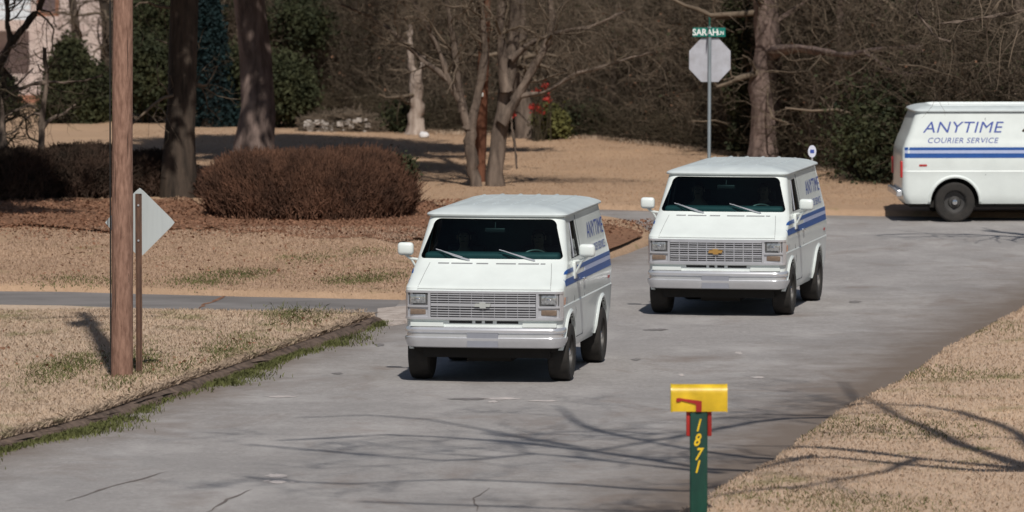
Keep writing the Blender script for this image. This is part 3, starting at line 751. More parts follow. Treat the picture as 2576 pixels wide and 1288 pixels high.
    # chassis
    s = MB(); s.box(-.80, .80, .30, 4.35, .26, .40); s.box(-.28, .28, .5, 1.3, .20, .33); s.tube([(-.75, .76, .33), (.75, .76, .33)], .05); s.tube([(-.75, 3.55, .34), (.75, 3.55, .34)], .06); s.lathe([(-.13, .05), (-.10, .16), (.10, .16), (.13, .05)], 16, 'x', (0, 3.55, .34))
    s.box(-.85, -.60, 1.4, 2.8, .27, .36); s.obj('chassis', M['under'], root, 0)
    # wheels
    for ya in (.76, 3.55):
        for sd in (-1, 1):
            wh = empty('wheel', (sd*.885, ya, .36)); wh.parent = root
            s = MB(); s.lathe([(sd*a, r_) for a, r_ in ((-.125, .22), (-.133, .27), (-.13, .33), (-.115, .352), (-.075, .360), (.075, .360), (.115, .352), (.131, .33), (.134, .27), (.125, .22), (.10, .205), (-.10, .205))], 44)
            s.obj('tyre', M['tyre'], wh, 30)
            s = MB(); s.lathe([(sd*a, r_) for a, r_ in ((-.09, .19), (.0, .195), (.085, .215), (.105, .222), (.106, .205), (.085, .198), (.03, .185), (.02, .12), (.045, .10), (.05, .065), (.085, .06), (.092, .045), (.092, .01))], 32)
            s.obj('rim', M['rim'], wh, 30)
            s = MB(); s.lathe([(sd*.094, .05), (sd*.105, .045), (sd*.112, .02)], 16); s.obj('hub_cap', M['bright'], wh)
    # cab interior
    s = MB(); s.box(-.86, .86, .74, 1.00, 1.22, 1.545, 0, .05); s.box(-.25, .25, .9, 1.45, .85, 1.28, 0, .04); da = s.obj('dashboard', M['dash'], root)
    for sx in (-.48, .48):
        s = MB(); s.box(sx-.25, sx+.25, 1.30, 1.75, .92, 1.06, 0, .04); s.box(sx-.24, sx+.24, 1.66, 1.80, 1.0, 1.58, 0, .05); s.box(sx-.13, sx+.13, 1.70, 1.79, 1.57, 1.74, 0, .04); s.obj('seat', M['seat'], root)
    s = MB(); c = Vector((.48, 1.10, 1.40)); ax = Vector((0, -.75, .66)).normalized(); u = Vector((1, 0, 0)); v = ax.cross(u)
    s.tube([c+(u*math.cos(a)+v*math.sin(a))*.20 for a in [2*math.pi*k/28 for k in range(29)]], .013, 8, cap=False)
    s.tube([c-u*.19, c+u*.19], .014); s.tube([c, c-ax*.25], .03); s.obj('steering_wheel', mat('wheel_rim_vinyl', (.10, .10, .095), .35), root)
    s = MB(); s.box(-.13, .13, .98, 1.01, 1.78, 1.84, 0, .012); s.tube([(0, 1.0, 1.84), (0, 1.03, 1.91)], .008); s.obj('rear_view_mirror', M['black'], root)
    return root, ga
def kids(o): return [c for c in bpy.data.objects if c.parent == o]
def copy_tree(o, parent=None):
    c = o.copy(); COL.objects.link(c); c.parent = parent
    for ch in kids(o): copy_tree(ch, c)
    return c
van1, ga1 = build_van()
def place_van(v, pix, local, yaw):
    """put local point (x,y) of the van on the ground point seen at pix"""
    g = G(*pix); c, s_ = math.cos(yaw), math.sin(yaw)
    v.location = (g.x-(local[0]*c-local[1]*s_), g.y-(local[0]*s_+local[1]*c), 0); v.rotation_euler = (0, 0, yaw)
van2 = copy_tree(van1); van3 = copy_tree(van1)
grp = 'white cargo vans with blue stripes'
YAW1, YAW2 = R(-9.0), R(-10.8)
place_van(van1, (1443, 957), (1.035, .76), YAW1); van1.location.z = .05
for o in kids(van1):
    if o.name.startswith('wheel') and 'arch' not in o.name: o.location.z -= .05
place_van(van2, (1996, 791), (1.02, .76), YAW2)
place_van(van3, (2402, 559), (-.98, 3.55), R(91.5))
tag(van1, 'white cargo van in front, with silver bars across its grille and a silver emblem', 'van', grp)
tag(van2, 'white cargo van following behind, with square mesh grille and gold emblem', 'van', grp)
tag(van3, 'white cargo van seen side on, cut off by the right edge of the photo', 'van', grp)
# the second van's own grille: a grid with a gold emblem
for g_ in [o for o in kids(van2) if o.name.startswith('grille') and not o.name.startswith('grille_')]:
    for ch in kids(g_):
        if ch.name.startswith('grille_bars'):
            s = MB()
            for z in (.79, .886, .980, 1.074): arc_strip(s, -.66, .66, z-.011, z+.011, .034, .02)
            for z in (.822, .855, .918, .95, 1.012, 1.044): arc_strip(s, -.66, .66, z-.0065, z+.0065, .026, .012)
            for k in range(-4, 5): arc_strip(s, k*.132-.006, k*.132+.006, .785, 1.08, .028, .014, nseg=1)
            ch.data = s.mesh('grille_grid', M['silver'])
        if ch.name.startswith('emblem'):
            ch.data = ch.data.copy(); ch.data.materials.clear(); ch.data.materials.append(M['gold']); tag(ch, 'gold bow tie shaped emblem')

# ------------------------------------------------------------------ people in the vans
def skin_mesh(verts, edges, radii, root_i=0, sub=2):
    me = bpy.data.meshes.new('s'); me.from_pydata([tuple(v) for v in verts], edges, []); o = link('s', me)
    o.modifiers.new('skin', 'SKIN'); sk_ = me.skin_vertices[0].data if me.skin_vertices else None
    if sk_ is None:
        bm = bmesh.new(); bm.from_mesh(me); bm.verts.layers.skin.verify(); bm.to_mesh(me); bm.free(); sk_ = me.skin_vertices[0].data
    for i, r_ in enumerate(radii): sk_[i].radius = (r_, r_) if not isinstance(r_, tuple) else r_; sk_[i].use_root = (i == root_i)
    ss = o.modifiers.new('sub', 'SUBSURF'); ss.levels = sub; ss.render_levels = sub
    dg = bpy.context.evaluated_depsgraph_get(); dg.update()
    m2 = bpy.data.meshes.new_from_object(o.evaluated_get(dg)); bpy.data.objects.remove(o)
    m2.polygons.foreach_set('use_smooth', [True]*len(m2.polygons)); return m2
def person(van, yaw, x, label, hand='wheel', lean=0.0):
    """seated figure in van coordinates, facing -Y; origin on the seat"""
    b = Vector((x, 1.52, 1.05))
    # body: pelvis, waist, chest, neck base, neck, head base, head mid, head top ; legs ; arms with hands and fingers
    V = [(0, 0, .08), (0, .03, .22), (0, .03, .40), (0, .02, .50), (lean, .0, .56), (lean, -.02, .61), (lean, -.03, .68), (lean, -.02, .76)]
    Rd = [(.15, .11), (.14, .10), (.17, .115), (.11, .08), .052, .062, (.078, .092), (.062, .07)]
    E = [(0, 1), (1, 2), (2, 3), (3, 4), (4, 5), (5, 6), (6, 7)]
    def chain(start, pts, rs):
        i0 = start
        for p, r_ in zip(pts, rs):
            V.append(p); Rd.append(r_); E.append((i0, len(V)-1)); i0 = len(V)-1
        return i0
    for sx in (-1, 1):
        chain(0, [(sx*.10, -.10, .07), (sx*.13, -.42, .10), (sx*.13, -.50, -.10), (sx*.13, -.52, -.20)], [.085, .06, .05, .045])
        if hand == 'wheel': el, wr = (sx*.27, -.10, .22), (sx*.17, -.36, .37)
        elif hand == 'dash': el, wr = (sx*.26, -.12, .22), (sx*.22, -.38, .36)
        else: el, wr = (sx*.27, -.02, .20), (sx*.12, -.25, .18)
        wi = chain(2, [(sx*.20, .02, .44), el, wr], [.06, .045, .030])
        wv = Vector(wr); pi_ = chain(wi, [wv+Vector((0, -.06, .02))], [(.038, .018)])
        for k in range(4):
            f0 = wv+Vector(((k-1.5)*.020, -.11, .03)); chain(pi_, [f0, f0+Vector((0, -.030-.004*(k in (1, 2)), -.004)), f0+Vector((0, -.042, -.026))], [.0095, .0088, .008])
        chain(pi_, [wv+Vector((-sx*.045, -.05, .025)), wv+Vector((-sx*.055, -.085, .03))], [.011, .009])
    me = skin_mesh(V, E, Rd); me.materials.append(M['skin'])
    # face: nose, brow, ears, eyes and mouth added to the same surface
    s = MB(); hc = Vector((lean, -.03, .69))
    s.loft([[hc+Vector((a*.012, -.095, .03)) for a in (-1, 0, 1)]+[hc+Vector((0, -.085, .032))], [hc+Vector((-.018, -.090, -.025)), hc+Vector((0, -.125, -.022)), hc+Vector((.018, -.090, -.025)), hc+Vector((0, -.07, -.02))]])
    for sx in (-1, 1): s.box(hc.x+sx*.085-.008, hc.x+sx*.085+.008, hc.y-.01, hc.y+.025, hc.z-.03, hc.z+.03, 0, .006)
    fm = s.mesh('f', M['skin'])
    bm = bmesh.new(); bm.from_mesh(me); bm.from_mesh(fm); bm.to_mesh(me); bm.free()
    o = link('person', me); c, s_ = math.cos(yaw), math.sin(yaw)
    o.location = (van.location.x+b.x*c-b.y*s_, van.location.y+b.x*s_+b.y*c, b.z); o.rotation_euler = (0, 0, yaw)
    s = MB()
    for sx in (-1, 1): s.box(hc.x+sx*.032-.012, hc.x+sx*.032+.012, hc.y-.096, hc.y-.085, hc.z+.005, hc.z+.017, 0, .004)
    s.box(hc.x-.024, hc.x+.024, hc.y-.094, hc.y-.08, hc.z-.052, hc.z-.045, 0, .002); s.obj('eyes_and_mouth', M['hair'], o)
    # shirt and hair
    Vs = [(0, 0, .06), (0, .03, .22), (0, .03, .40), (0, .02, .515)]; Rs = [(.165, .125), (.155, .115), (.185, .13), (.10, .08)]; Es = [(0, 1), (1, 2), (2, 3)]
    for sx in (-1, 1):
        if hand in ('wheel', 'dash'): el, wr = (sx*.27, -.10, .22), (sx*.19, -.30, .335)
        else: el, wr = (sx*.27, -.02, .20), (sx*.15, -.20, .185)
        for p, r_, fr in (((sx*.205, .02, .44), .075, 2), (el, .058, None), (wr, .045, None)):
            Vs.append(p); Rs.append(r_); Es.append((fr if fr is not None else len(Vs)-2, len(Vs)-1))
    sm = skin_mesh(Vs, Es, Rs); sm.materials.append(M['cloth']); link('shirt', sm, o)
    hm = skin_mesh([(lean, .0, .64), (lean, .015, .71), (lean, -.02, .775), (lean, -.07, .765)], [(0, 1), (1, 2), (2, 3)], [(.075, .055), (.088, .075), (.080, .055), (.05, .02)]); hm.materials.append(M['hair']); link('hair', hm, o)
    tag(o, label, 'person', 'people riding in the vans'); return o
person(van1, YAW1, .48, 'driver in dark clothes behind the steering wheel of the nearest van', 'wheel')
person(van1, YAW1, -.48, 'passenger in dark clothes beside the driver of the nearest van', 'dash')
person(van2, YAW2, .48, 'driver in dark clothes at the wheel of the van with the gold emblem', 'wheel')
person(van2, YAW2, -.48, 'passenger in dark clothes in the cab of the van with the gold emblem', 'lap')
# ------------------------------------------------------------------ street furniture
def zl(n): return .14
# utility pole at the left
pb = G(306, 948, .13); PX, PY = pb.x, pb.y
root = empty('utility_pole', (PX, PY, 0.0))
K = 24; zz = np.linspace(0, 12.2, K); pp = np.zeros((1, K, 3)); pp[0, :, 2] = zz; pp[0, :, 0] = .008*zz+.004*np.sin(zz*1.3)
V, Fc = tubes(pp, (np.linspace(.137, .10, K)*(1+.012*rng.normal(size=K)))[None], 20)
link('shaft', np_mesh('shaft', V, Fc, M['pole'], True), root)
s = MB()
for k in range(9):
    a = -math.pi/2+random.uniform(-1.1, 1.1); z0 = .3+k*.42+random.random()*.2; h_ = random.uniform(.35, .95); rr_ = .1335
    s.tube([(.008*z+rr_*math.cos(a+da)*(1-.002*z*10), rr_*math.sin(a+da)*(1-.002*z*10), z) for z, da in ((z0, 0), (z0+h_*.3, .03), (z0+h_*.7, -.02), (z0+h_, .02))], [.001, .006, .005, .001], 4)
s.obj('weather_splits', mat('dark_split', (.05, .028, .02), .9), root, 0)
s = MB(); s.box(-.9, 1.1, -.18, -.10, 11.2, 11.32); s.obj('crossarm', M['pole'], root, 0)
s = MB(); s.lathe([(9.6, .05), (9.62, .24), (10.4, .24), (10.45, .08)], 20, 'z', (.05, -.40, 0)); s.obj('transformer', M['silver'], root)
s = MB(); s.tube([(-.133, .0, .0), (-.13, .0, 3), (-.105, .0, 9)], .010, 6); s.obj('ground_wire', M['black'], root)
tag(root, 'tall brown wooden utility pole in the grass by the kerb, beside the diamond sign', 'utility pole')
# diamond sign seen from behind, on a brown channel post
db = G(350, 940, .13)
root = empty('diamond_sign', (db.x, db.y, .0)); sp = F/db.y
s = MB(); zc = H-(560-HZ)/sp; hd = .452; po = []
for k in range(4):
    a = math.pi/2*k+math.pi/2; t = Vector((math.cos(a), math.sin(a))); n_ = Vector((-t.y, t.x))
    for d_ in (-.05, -.025, 0, .025, .05): po.append(((t*(hd-.02-abs(d_)*.8)+n_*d_*1.0).x, zc+(t*(hd-.02-abs(d_)*.8)+n_*d_).y))
po2 = [(x+.015, z) for x, z in po]
s.prism(po2, .045, .048, 'y'); s.obj('sign_plate', mat('sign_back_aluminium', (.46, .50, .51), .6, .1, scale=3, amt=.1, stretch=(6, 1, .5)), root, 0)
s = MB(); w_ = .040; s.prism([(-w_, .028), (-w_, .020), (-.018, .020), (-.014, -.022), (.014, -.022), (.018, .020), (w_, .020), (w_, .028), (.022, .028), (.018, -.014), (-.018, -.014), (-.022, .028)], 0, zc+.36, 'z')
s.obj('post', mat('rusted_channel_post', (.16, .085, .055), .8, .1, scale=14, col2=(.07, .04, .03), stretch=(1, 1, .4)), root, 0)
s = MB()
for dz in (.22, -.22): s.lathe([(-.035, .013), (-.022, .013)], 8, 'y', (0, 0, zc+dz))
s.obj('bolt', M['silver'], root)
tag(root, 'grey back of a diamond road sign on a brown metal post beside the wooden pole', 'road sign')
# stop sign from behind with street name blades
Ys = 109.5; g_ = P(1783, 520, Ys)
root = empty('stop_sign', (g_.x, Ys, .12)); sp = F/Ys
zc = H-(150-HZ)/sp-.12; ro = 52/sp/math.cos(math.pi/8)*1.0
s = MB(); s.prism([(ro*math.cos(math.pi/8+math.pi/4*k)+.015, zc+ro*math.sin(math.pi/8+math.pi/4*k)*1.06) for k in range(8)], .04, .044, 'y')
s.obj('sign_plate', mat('sign_back_shadow_mottle', (.46, .47, .52), .55, .1, scale=5, amt=.12, col2=(.36, .36, .39)), root, 0)  # darker mottling in the colour stands for branch shadows on the plate
s = MB(); s.tube([(0, 0, 0), (.01, 0, H-(93-HZ)/sp-.12)], .032, 12); s.obj('post', mat('galvanised_post', (.34, .39, .42), .5, .4, scale=8, stretch=(1, 1, .3)), root)
zb = H-(80-HZ)/sp-.12
M['signgreen'] = mat('sign_green', (.0, .17, .135), .4, scale=6, amt=.1); M['signwhite'] = mat('sign_white', (.75, .78, .76), .5)
s = MB(); s.box(-.30, .30, -.006, .006, zb-.085, zb+.085, 0, .003); bl = s.obj('name_blade', M['signgreen'], root, 0)
def flat_text(txt, size, x, z, parent, mt, shear=0, stretch=1.0, y=-.009, bold=0, name='lettering', align='CENTER'):
    me = text_mesh(txt, size, shear, .001, 1.0, bold)
    for v in me.vertices: v.co = (x+v.co.x*stretch, y-v.co.z, z+v.co.y)
    me.materials.clear(); me.materials.append(mt); return link(name, me, parent)
flat_text('SARAH', .165, -.07, zb-.055, bl, M['signwhite'], .0, .92, bold=.004)
flat_text('LN', .10, .215, zb-.045, bl, M['signwhite'], .0, .9, bold=.002)
s = MB(); s.box(-.006, .006, -.38, .38, zb+.10, zb+.27, 0, .003); o = s.obj('name_blade', M['signgreen'], root, 0); tag(o, 'upper green blade seen end on')
s = MB(); s.box(-.03, .03, -.03, .03, zb+.075, zb+.105, 0, .006); s.obj('blade_clamp', M['silver'], root)
tag(root, 'back of an octagonal stop sign on a grey post under a green street name blade', 'stop sign')
# mailbox
mb = G(1757, 1296, RH); root = empty('mailbox', (mb.x, mb.y, RH-.02)); sp = F/mb.y
rz_ = R(0)
def zat(py): return H-(py-HZ)/sp-root.location.z
zt, zb_ = zat(968), zat(1036); L0, L1 = (1686-1757)/sp, (1829-1757)/sp; bw = .085; hh = zt-zb_
def arch(x, gro=0):
    r_ = bw+gro; pts = [(x, -r_, zb_-gro), (x, r_, zb_-gro)]
    for k in range(13): a = math.pi*k/12; pts.append((x, r_*math.cos(a), zt-bw+r_*math.sin(a)))
    return pts
M['yellow'] = mat('mailbox_yellow', (.80, .53, .02), .42, scale=7, amt=.2, coat=.15)
M['mred'] = mat('mailbox_red', (.42, .025, .02), .45, scale=8, amt=.2); M['mgreen'] = mat('post_green_paint', (.008, .065, .045), .45, scale=6, col2=(.004, .035, .027), stretch=(1, 1, .3))
s = MB(); s.loft([arch(L0+.012), arch(L1-.01)]); s.loft([arch(L1-.012, .004), arch(L1, .004)]); s.obj('box', M['yellow'], root, 40)
s = MB(); s.loft([arch(L0-.0, .005), arch(L0+.016, .005)]); s.obj('door', mat('mailbox_door_yellow', (.62, .45, .02), .35, scale=5), root, 40)
s = MB(); s.tube([((1752-1757)/sp, -bw-.012, zb_+.005), ((1752-1757)/sp, -bw-.012, zb_+.075)], .001, 4)
fx0, fx1 = (1700-1757)/sp, (1764-1757)/sp
s = MB(); fz = zb_+hh*.40
s.prism([(fx1-.056, zb_+.0), (fx1, zb_+.0), (fx1, fz), (fx0+.07, fz+.022), (fx0+.03, fz+.03), (fx0, fz+.026), (fx0, fz-.010), (fx0+.035, fz-.006), (fx0+.05, fz+.004), (fx1-.056, fz-.030)], -bw-.012, -bw-.006, 'y'); s.obj('flag', M['mred'], root, 0)
s = MB(); pw = 22/sp; s.box(-pw, pw, -.075, .075, -.25, zb_-.002, 0, .012); po = s.obj('post', M['mgreen'], root)
s = MB(); s.box(-.12, -pw-.001, -.05, .05, zat(1099), zb_-.001, 0, .006); s.box(pw+.001, .125, -.05, .05, zat(1099), zb_-.001, 0, .006); s.box(-.115, .12, -.052, .052, zb_-.02, zb_-.001); s.obj('bracket', M['mred'], root)
for ch, py, zx in (('1', 1085, 0), ('8', 1122, -.012), ('7', 1158, .0), ('1', 1190, -.01)):
    flat_text(ch, .165, -.012+zx, zat(py), po, M['yellow'], .35, .72, y=-.078, bold=.004, name='house_number')
tag(root, 'yellow mailbox with red flag on a green post painted with the number 1871', 'mailbox')
# round white yard sign behind the second van
yg = P(2043, 380, 101); root = empty('yard_sign', (yg.x, 101, .12)); sp = F/101; zc = H-(380-HZ)/sp-.12
s = MB(); s.lathe([(-.006, .01), (-.006, 1.0), (.006, 1.0), (.006, .01)], 24, 'y')
s.v = [(x*.070, y, zc+z*.105) for x, y, z in s.v]; s.obj('disc', mat('yard_sign_white', (.62, .64, .74), .6), root, 0)
s = MB(); s.box(-.035, .035, -.010, -.0065, zc-.03, zc+.03, 0, .002); s.obj('printed_mark', M['letter'], root, 0)
s = MB(); s.tube([(0, .02, 0), (0, .02, zc)], .018, 6); s.obj('stake', M['silver'], root)
tag(root, 'small oval white sign with a blue mark, just behind the second van roof', 'sign')
# second utility pole, inside the forked tree
Yp = 118.6; a = P(1206, 490, Yp); b = P(1222, 0, Yp); root = empty('utility_pole', (a.x, Yp, .1))
d_ = (b-a)/(b.z-a.z); K = 16; zz = np.linspace(0, 11, K); pp = np.stack([d_.x*zz, 0*zz, zz], 1)[None]
V, Fc = tubes(pp, np.linspace(.115, .10, K)[None], 16); link('shaft', np_mesh('shaft', V, Fc, M['pole2'], True), root)
s = MB(); s.box(.03, .08, -.16, -.10, 1.72, 1.80, 0, .01); s.box(.0, .04, -.15, -.10, 1.86, 1.90); s.obj('pole_tag', M['signwhite'], root)
tag(root, 'thin dark red-brown utility pole standing inside the forked bare tree', 'utility pole')

# ------------------------------------------------------------------ house at the far left
Yh = 158; sp = F/Yh; root = empty('house', (P(120, 275, Yh).x, Yh, .1))
x_r = P(277, 200, Yh).x-root.location.x; x_l = -22.0
def hz(py): return H-(py-HZ)/sp-.1
def hx(px): return (px-CX)/sp-root.location.x
wx0, wx1, wz0, wz1 = hx(93), hx(149), hz(40), hz(40)+1.3
s = MB()
s.box(x_l, wx0, 0, 8, 0, 4.6); s.box(wx1, x_r, 0, 8, 0, 4.6); s.box(wx0, wx1, 0, 8, 0, wz0); s.box(wx0, wx1, 0, 8, wz1, 4.6); s.box(wx0, wx1, .2, 8, wz0, wz1)
m = mat('old_painted_brick', (.62, .52, .48), .9, scale=2.2, col2=(.44, .34, .31), bump=.01)
s.obj('wall', m, root, 0)
s = MB(); s.box(x_l-.02, x_r+.02, -.03, -.001, -.2, hz(238)); s.obj('foundation', mat('red_brick_base', (.46, .22, .14), .9, scale=3, col2=(.32, .15, .10)), root, 0)
s = MB(); t = .10
s.box(wx0+.004, wx0+t, .06, .14, wz0, wz1); s.box(wx1-t, wx1-.004, .06, .14, wz0, wz1); s.box(wx0+t, wx1-t, .06, .14, wz0+.002, wz0+t); s.box(wx0+t, wx1-t, .06, .14, wz1-t, wz1-.002)
wn = s.obj('window', mat('window_frame_brown', (.28, .12, .07), .7), root, 0)
s = MB(); s.add([(wx0+t, .11, wz0+t), (wx1-t, .11, wz0+t), (wx1-t, .11, wz1-t), (wx0+t, .11, wz1-t)], [(0, 1, 2, 3)]); s.obj('pane', mat('window_pane', (.16, .12, .13), .1, scale=6), wn, 0)
s = MB()
for k in range(5): s.box(x_l+6, hx(86), -1.2+.02*k, -1.0, hz(36)+.16*k, hz(36)+.14+.16*k, 0, .01)
s.box(x_l+6, hx(86), -1.22, -.9, hz(46), hz(36)-.01); s.obj('porch_railing', mat('white_painted_wood', (.66, .70, .74), .6), root, 0)
s = MB(); s.add([(x_l-.4, -.6, 4.5), (x_r+.4, -.6, 4.5), (x_r+.4, 8.6, 4.5), (x_l-.4, 8.6, 4.5), (x_l+2, 4, 7), (x_r-2, 4, 7)], [(0, 1, 5, 4), (1, 2, 5), (2, 3, 4, 5), (3, 0, 4), (0, 3, 2, 1)]); s.obj('roof', mat('roof_shingles', (.09, .085, .08), .9, scale=5), root, 0)
s = MB(); s.tube([(hx(268), -.08, 0), (hx(268), -.08, 4.4)], .07, 8); s.obj('downpipe', mat('downpipe_grey', (.36, .35, .38), .6), root)
tag(root, 'pale pinkish brick house with brown window and white railing behind the trees, far left', 'house')
yg = P(280, 262, 152); root = empty('bird_house', (yg.x, 152, .1)); sp = F/152
s = MB(); s.box(-.15, .15, -.12, .12, .25, .65, 0, .01); s.obj('box', M['signwhite'], root)
s = MB(); s.prism([(-.22, .62), (.22, .62), (0, .92)], -.18, .18, 'y'); s.obj('roof', M['signwhite'], root, 0)
s = MB(); s.tube([(0, 0, 0), (0, 0, .27)], .04, 8); s.obj('post', M['signwhite'], root)
tag(root, 'small white peaked box on a short post at the corner of the house', 'bird house')
def rock(px, py, Y, r, label, mt):
    p = P(px, py, Y); bm = bmesh.new(); bmesh.ops.create_icosphere(bm, subdivisions=3, radius=1)
    for v in bm.verts: v.co *= 1+.12*math.sin(v.co.x*5+px)+.1*math.cos(v.co.y*4+v.co.z*6); v.co.x *= r[0]; v.co.y *= r[1]; v.co.z = max(-.2, v.co.z)*r[2]
    me = bpy.data.meshes.new('rock'); bm.to_mesh(me); bm.free(); me.materials.append(mt); me.polygons.foreach_set('use_smooth', [True]*len(me.polygons))
    o = link('boulder', me, None, (p.x, Y, .14)); tag(o, label, 'boulder')
M['stone'] = mat('pale_stone', (.48, .47, .50), .9, scale=4, amt=.3, bump=.03)
rock(130, 274, 154, (.34, .3, .26), 'pale grey boulder at the foot of the house wall', M['stone'])
rock(1066, 341, 138, (.12, .12, .10), 'small white stone at the foot of the pale broken trunk', mat('white_stone', (.7, .68, .68), .9, scale=5))
p = G(2220, 452, .1); p = P(2221, 380, 119); root = empty('marker_flag', (p.x, 119, .1))
s = MB(); s.tube([(0, 0, 0), (0, 0, p.z-.1+.04)], .006, 5); s.obj('wire', M['silver'], root)
s = MB(); s.add([(0, 0, p.z-.16), (.10, .01, p.z-.15), (.10, -.01, p.z-.05), (0, 0, p.z-.04)]+[(0, .004, p.z-.16), (.10, .014, p.z-.15), (.10, -.006, p.z-.05), (0, .004, p.z-.04)], [(0, 1, 2, 3), (7, 6, 5, 4), (0, 4, 5, 1), (1, 5, 6, 2), (2, 6, 7, 3), (3, 7, 4, 0)]); s.obj('flag', mat('flag_orange', (.6, .16, .05), .7), root, 0)
tag(root, 'tiny orange marker flag at the edge of the brush left of the side-on van', 'marker flag')
# ------------------------------------------------------------------ trees the photograph shows one by one
def PL(Y, *pts, jy=0.0):
    return [tuple(P(x, y, Y+(random.uniform(-jy, jy)))) for x, y in pts]
def crown_shape(Yb, stems, low=None): pass
SP1 = [dict(cnt=7, L=1.6, rr=.42, spread=.62, up=.12, K=7, t0=.35, wob=.30), dict(cnt=6, L=.8, rr=.45, spread=.6, up=.1, K=5, t0=.15, wob=.35), dict(cnt=5, L=.40, rr=.5, spread=.6, up=.1, K=4, t0=.1, wob=.35, rmin=.004)]
def evergreen_crown(cx_, cy_, z0, z1, r, n, m='needle', off=(0, 0)):
    def f(root, b0):
        c = []
        for k in range(n):
            z = z0+(z1-z0)*rng.random(); rad = r*(1-.6*(z-z0)/(z1-z0))*rng.random()**.5; a = rng.random()*6.28
            c.append([cx_+off[0]+rad*math.cos(a), cy_+off[1]+rad*math.sin(a), z])
        V, Fc = leaves(n*260, c, (.5, .5, .3), .17, elong=2.6)
        link('crown', np_mesh('crown', V-b0, Fc, M[m]), root)
    return f
# middle forked tree
Y = 117.0
stems = [
 (PL(Y, (1203, 492), (1190, 430), (1183, 360), (1180, 310)), .125, .11),
 (PL(Y+.2, (1250, 492), (1240, 430), (1255, 340), (1272, 240), (1288, 130), (1300, -20), (1310, -200)), .165, .10),
 (PL(Y, (1181, 325), (1165, 270), (1130, 210), (1110, 140), (1075, 70), (1040, 0), (1000, -90)), .08, .03),
 (PL(Y, (1181, 325), (1196, 270), (1212, 210), (1218, 120), (1210, 20), (1195, -120)), .095, .05),
 (PL(Y, (1165, 280), (1150, 200), (1140, 100), (1120, 0), (1112, -100)), .07, .04),
 (PL(Y, (1262, 310), (1290, 262), (1330, 190), (1372, 120), (1390, 50), (1380, -40)), .10, .05),
 (PL(Y, (1276, 230), (1262, 150), (1255, 70), (1270, -20), (1260, -150)), .10, .06),
 (PL(Y, (1285, 150), (1330, 110), (1400, 80), (1480, 70), (1570, 30)), .06, .02),
 (PL(Y, (1125, 200), (1060, 150), (1000, 90), (930, 40), (860, 10)), .055, .02),
 (PL(Y, (1310, 240), (1370, 235), (1440, 190), (1540, 160), (1640, 130)), .045, .015),
 (PL(Y, (1292, 235), (1284, 250), (1286, 300), (1293, 350), (1300, 425)), .022, .010)]
spec = [dict(cnt=11, L=1.5, rr=.40, spread=.65, up=.32, K=8, t0=.30, wob=.26), dict(cnt=6, L=.9, rr=.45, spread=.65, up=.1, K=6, t0=.1, wob=.38), dict(cnt=5, L=.55, rr=.5, spread=.6, up=.05, K=4, t0=.05, wob=.35, rmin=.0045)]
tree('forked_tree', stems, spec, 'bare grey tree forking into many limbs around the thin pole, right behind the nearest van', ('bark', 'twig'), grow_from=[2, 3, 4, 5, 6, 7, 8, 9], extra=evergreen_crown(-1.3, 117.6, 6.0, 9.5, 2.0, 20, 'leaf_dark', off=(-.4, 0)))  # unseen evergreen crown added to the bare tree to shade the lawn
# pines on the left lawn
def side_twigs(cnt, L): return [dict(cnt=cnt, L=L, rr=.16, spread=.95, up=-.05, K=7, t0=.12, wob=.35, rmin=.012), dict(cnt=5, L=L*.55, rr=.5, spread=.6, up=0, K=5, t0=.1, wob=.4), dict(cnt=4, L=L*.28, rr=.5, spread=.6, up=0, K=4, t0=.1, wob=.4, rmin=.004)]
Y = 113.0; b = P(450, 515, Y)
tree('pine_tree', [(PL(Y, (450, 517), (452, 440), (456, 330), (455, 200), (462, 90), (466, -40), (470, -300), (470, -1200)), .29, .19)], side_twigs(16, 1.9),
     'dark barked pine trunk flaring at its base, behind the diamond sign', ('bark_dark', 'twig'), extra=evergreen_crown(b.x, Y, 5.6, 12, 5.6, 80, off=(-.6, .3)))
Y = 126.0; b = P(632, 415, Y)
tree('pine_tree', [(PL(Y, (630, 420), (632, 360), (640, 260), (645, 160), (636, 60), (628, -40), (622, -300), (620, -1400)), .36, .24)], side_twigs(5, 1.4),
     'thick grey pine trunk rising from behind the rounded brown bush', ('bark_pine', 'twig'), extra=evergreen_crown(b.x, Y, 5.4, 13, 5.6, 105, off=(1.2, -.6)))
tree('pine_tree', [([(-12.5, 104.5, -.1), (-12.4, 104.5, 6), (-12.5, 104.6, 13)], .30, .16)], side_twigs(5, 1.4),
     'pine outside the left edge whose shade falls across the hedge', ('bark_pine', 'twig'), extra=evergreen_crown(-12.5, 104.5, 5.2, 12, 5.0, 24, off=(1.2, 0)))
# ivy-clad tree behind them, its leaves coloured as if in deep shade
Y = 143.0
def ivy(pts, Yi, rad, n, m='leaf_teal_shade', size=.055):
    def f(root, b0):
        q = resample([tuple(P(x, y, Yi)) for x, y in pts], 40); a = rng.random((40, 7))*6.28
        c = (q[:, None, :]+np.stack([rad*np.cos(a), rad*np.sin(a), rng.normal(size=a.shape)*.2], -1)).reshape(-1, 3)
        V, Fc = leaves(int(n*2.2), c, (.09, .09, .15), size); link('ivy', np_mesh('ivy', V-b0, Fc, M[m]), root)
    return f
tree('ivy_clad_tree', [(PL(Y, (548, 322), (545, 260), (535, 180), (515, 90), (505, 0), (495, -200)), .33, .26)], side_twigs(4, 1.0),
     'tree wrapped in ivy, leaf colour darkened as deep shade, between the two pine trunks', ('bark_dark', 'twig_dk'), extra=ivy([(548, 322), (545, 260), (532, 180), (515, 90), (503, 0), (498, -60)], Y, .36, 15000))
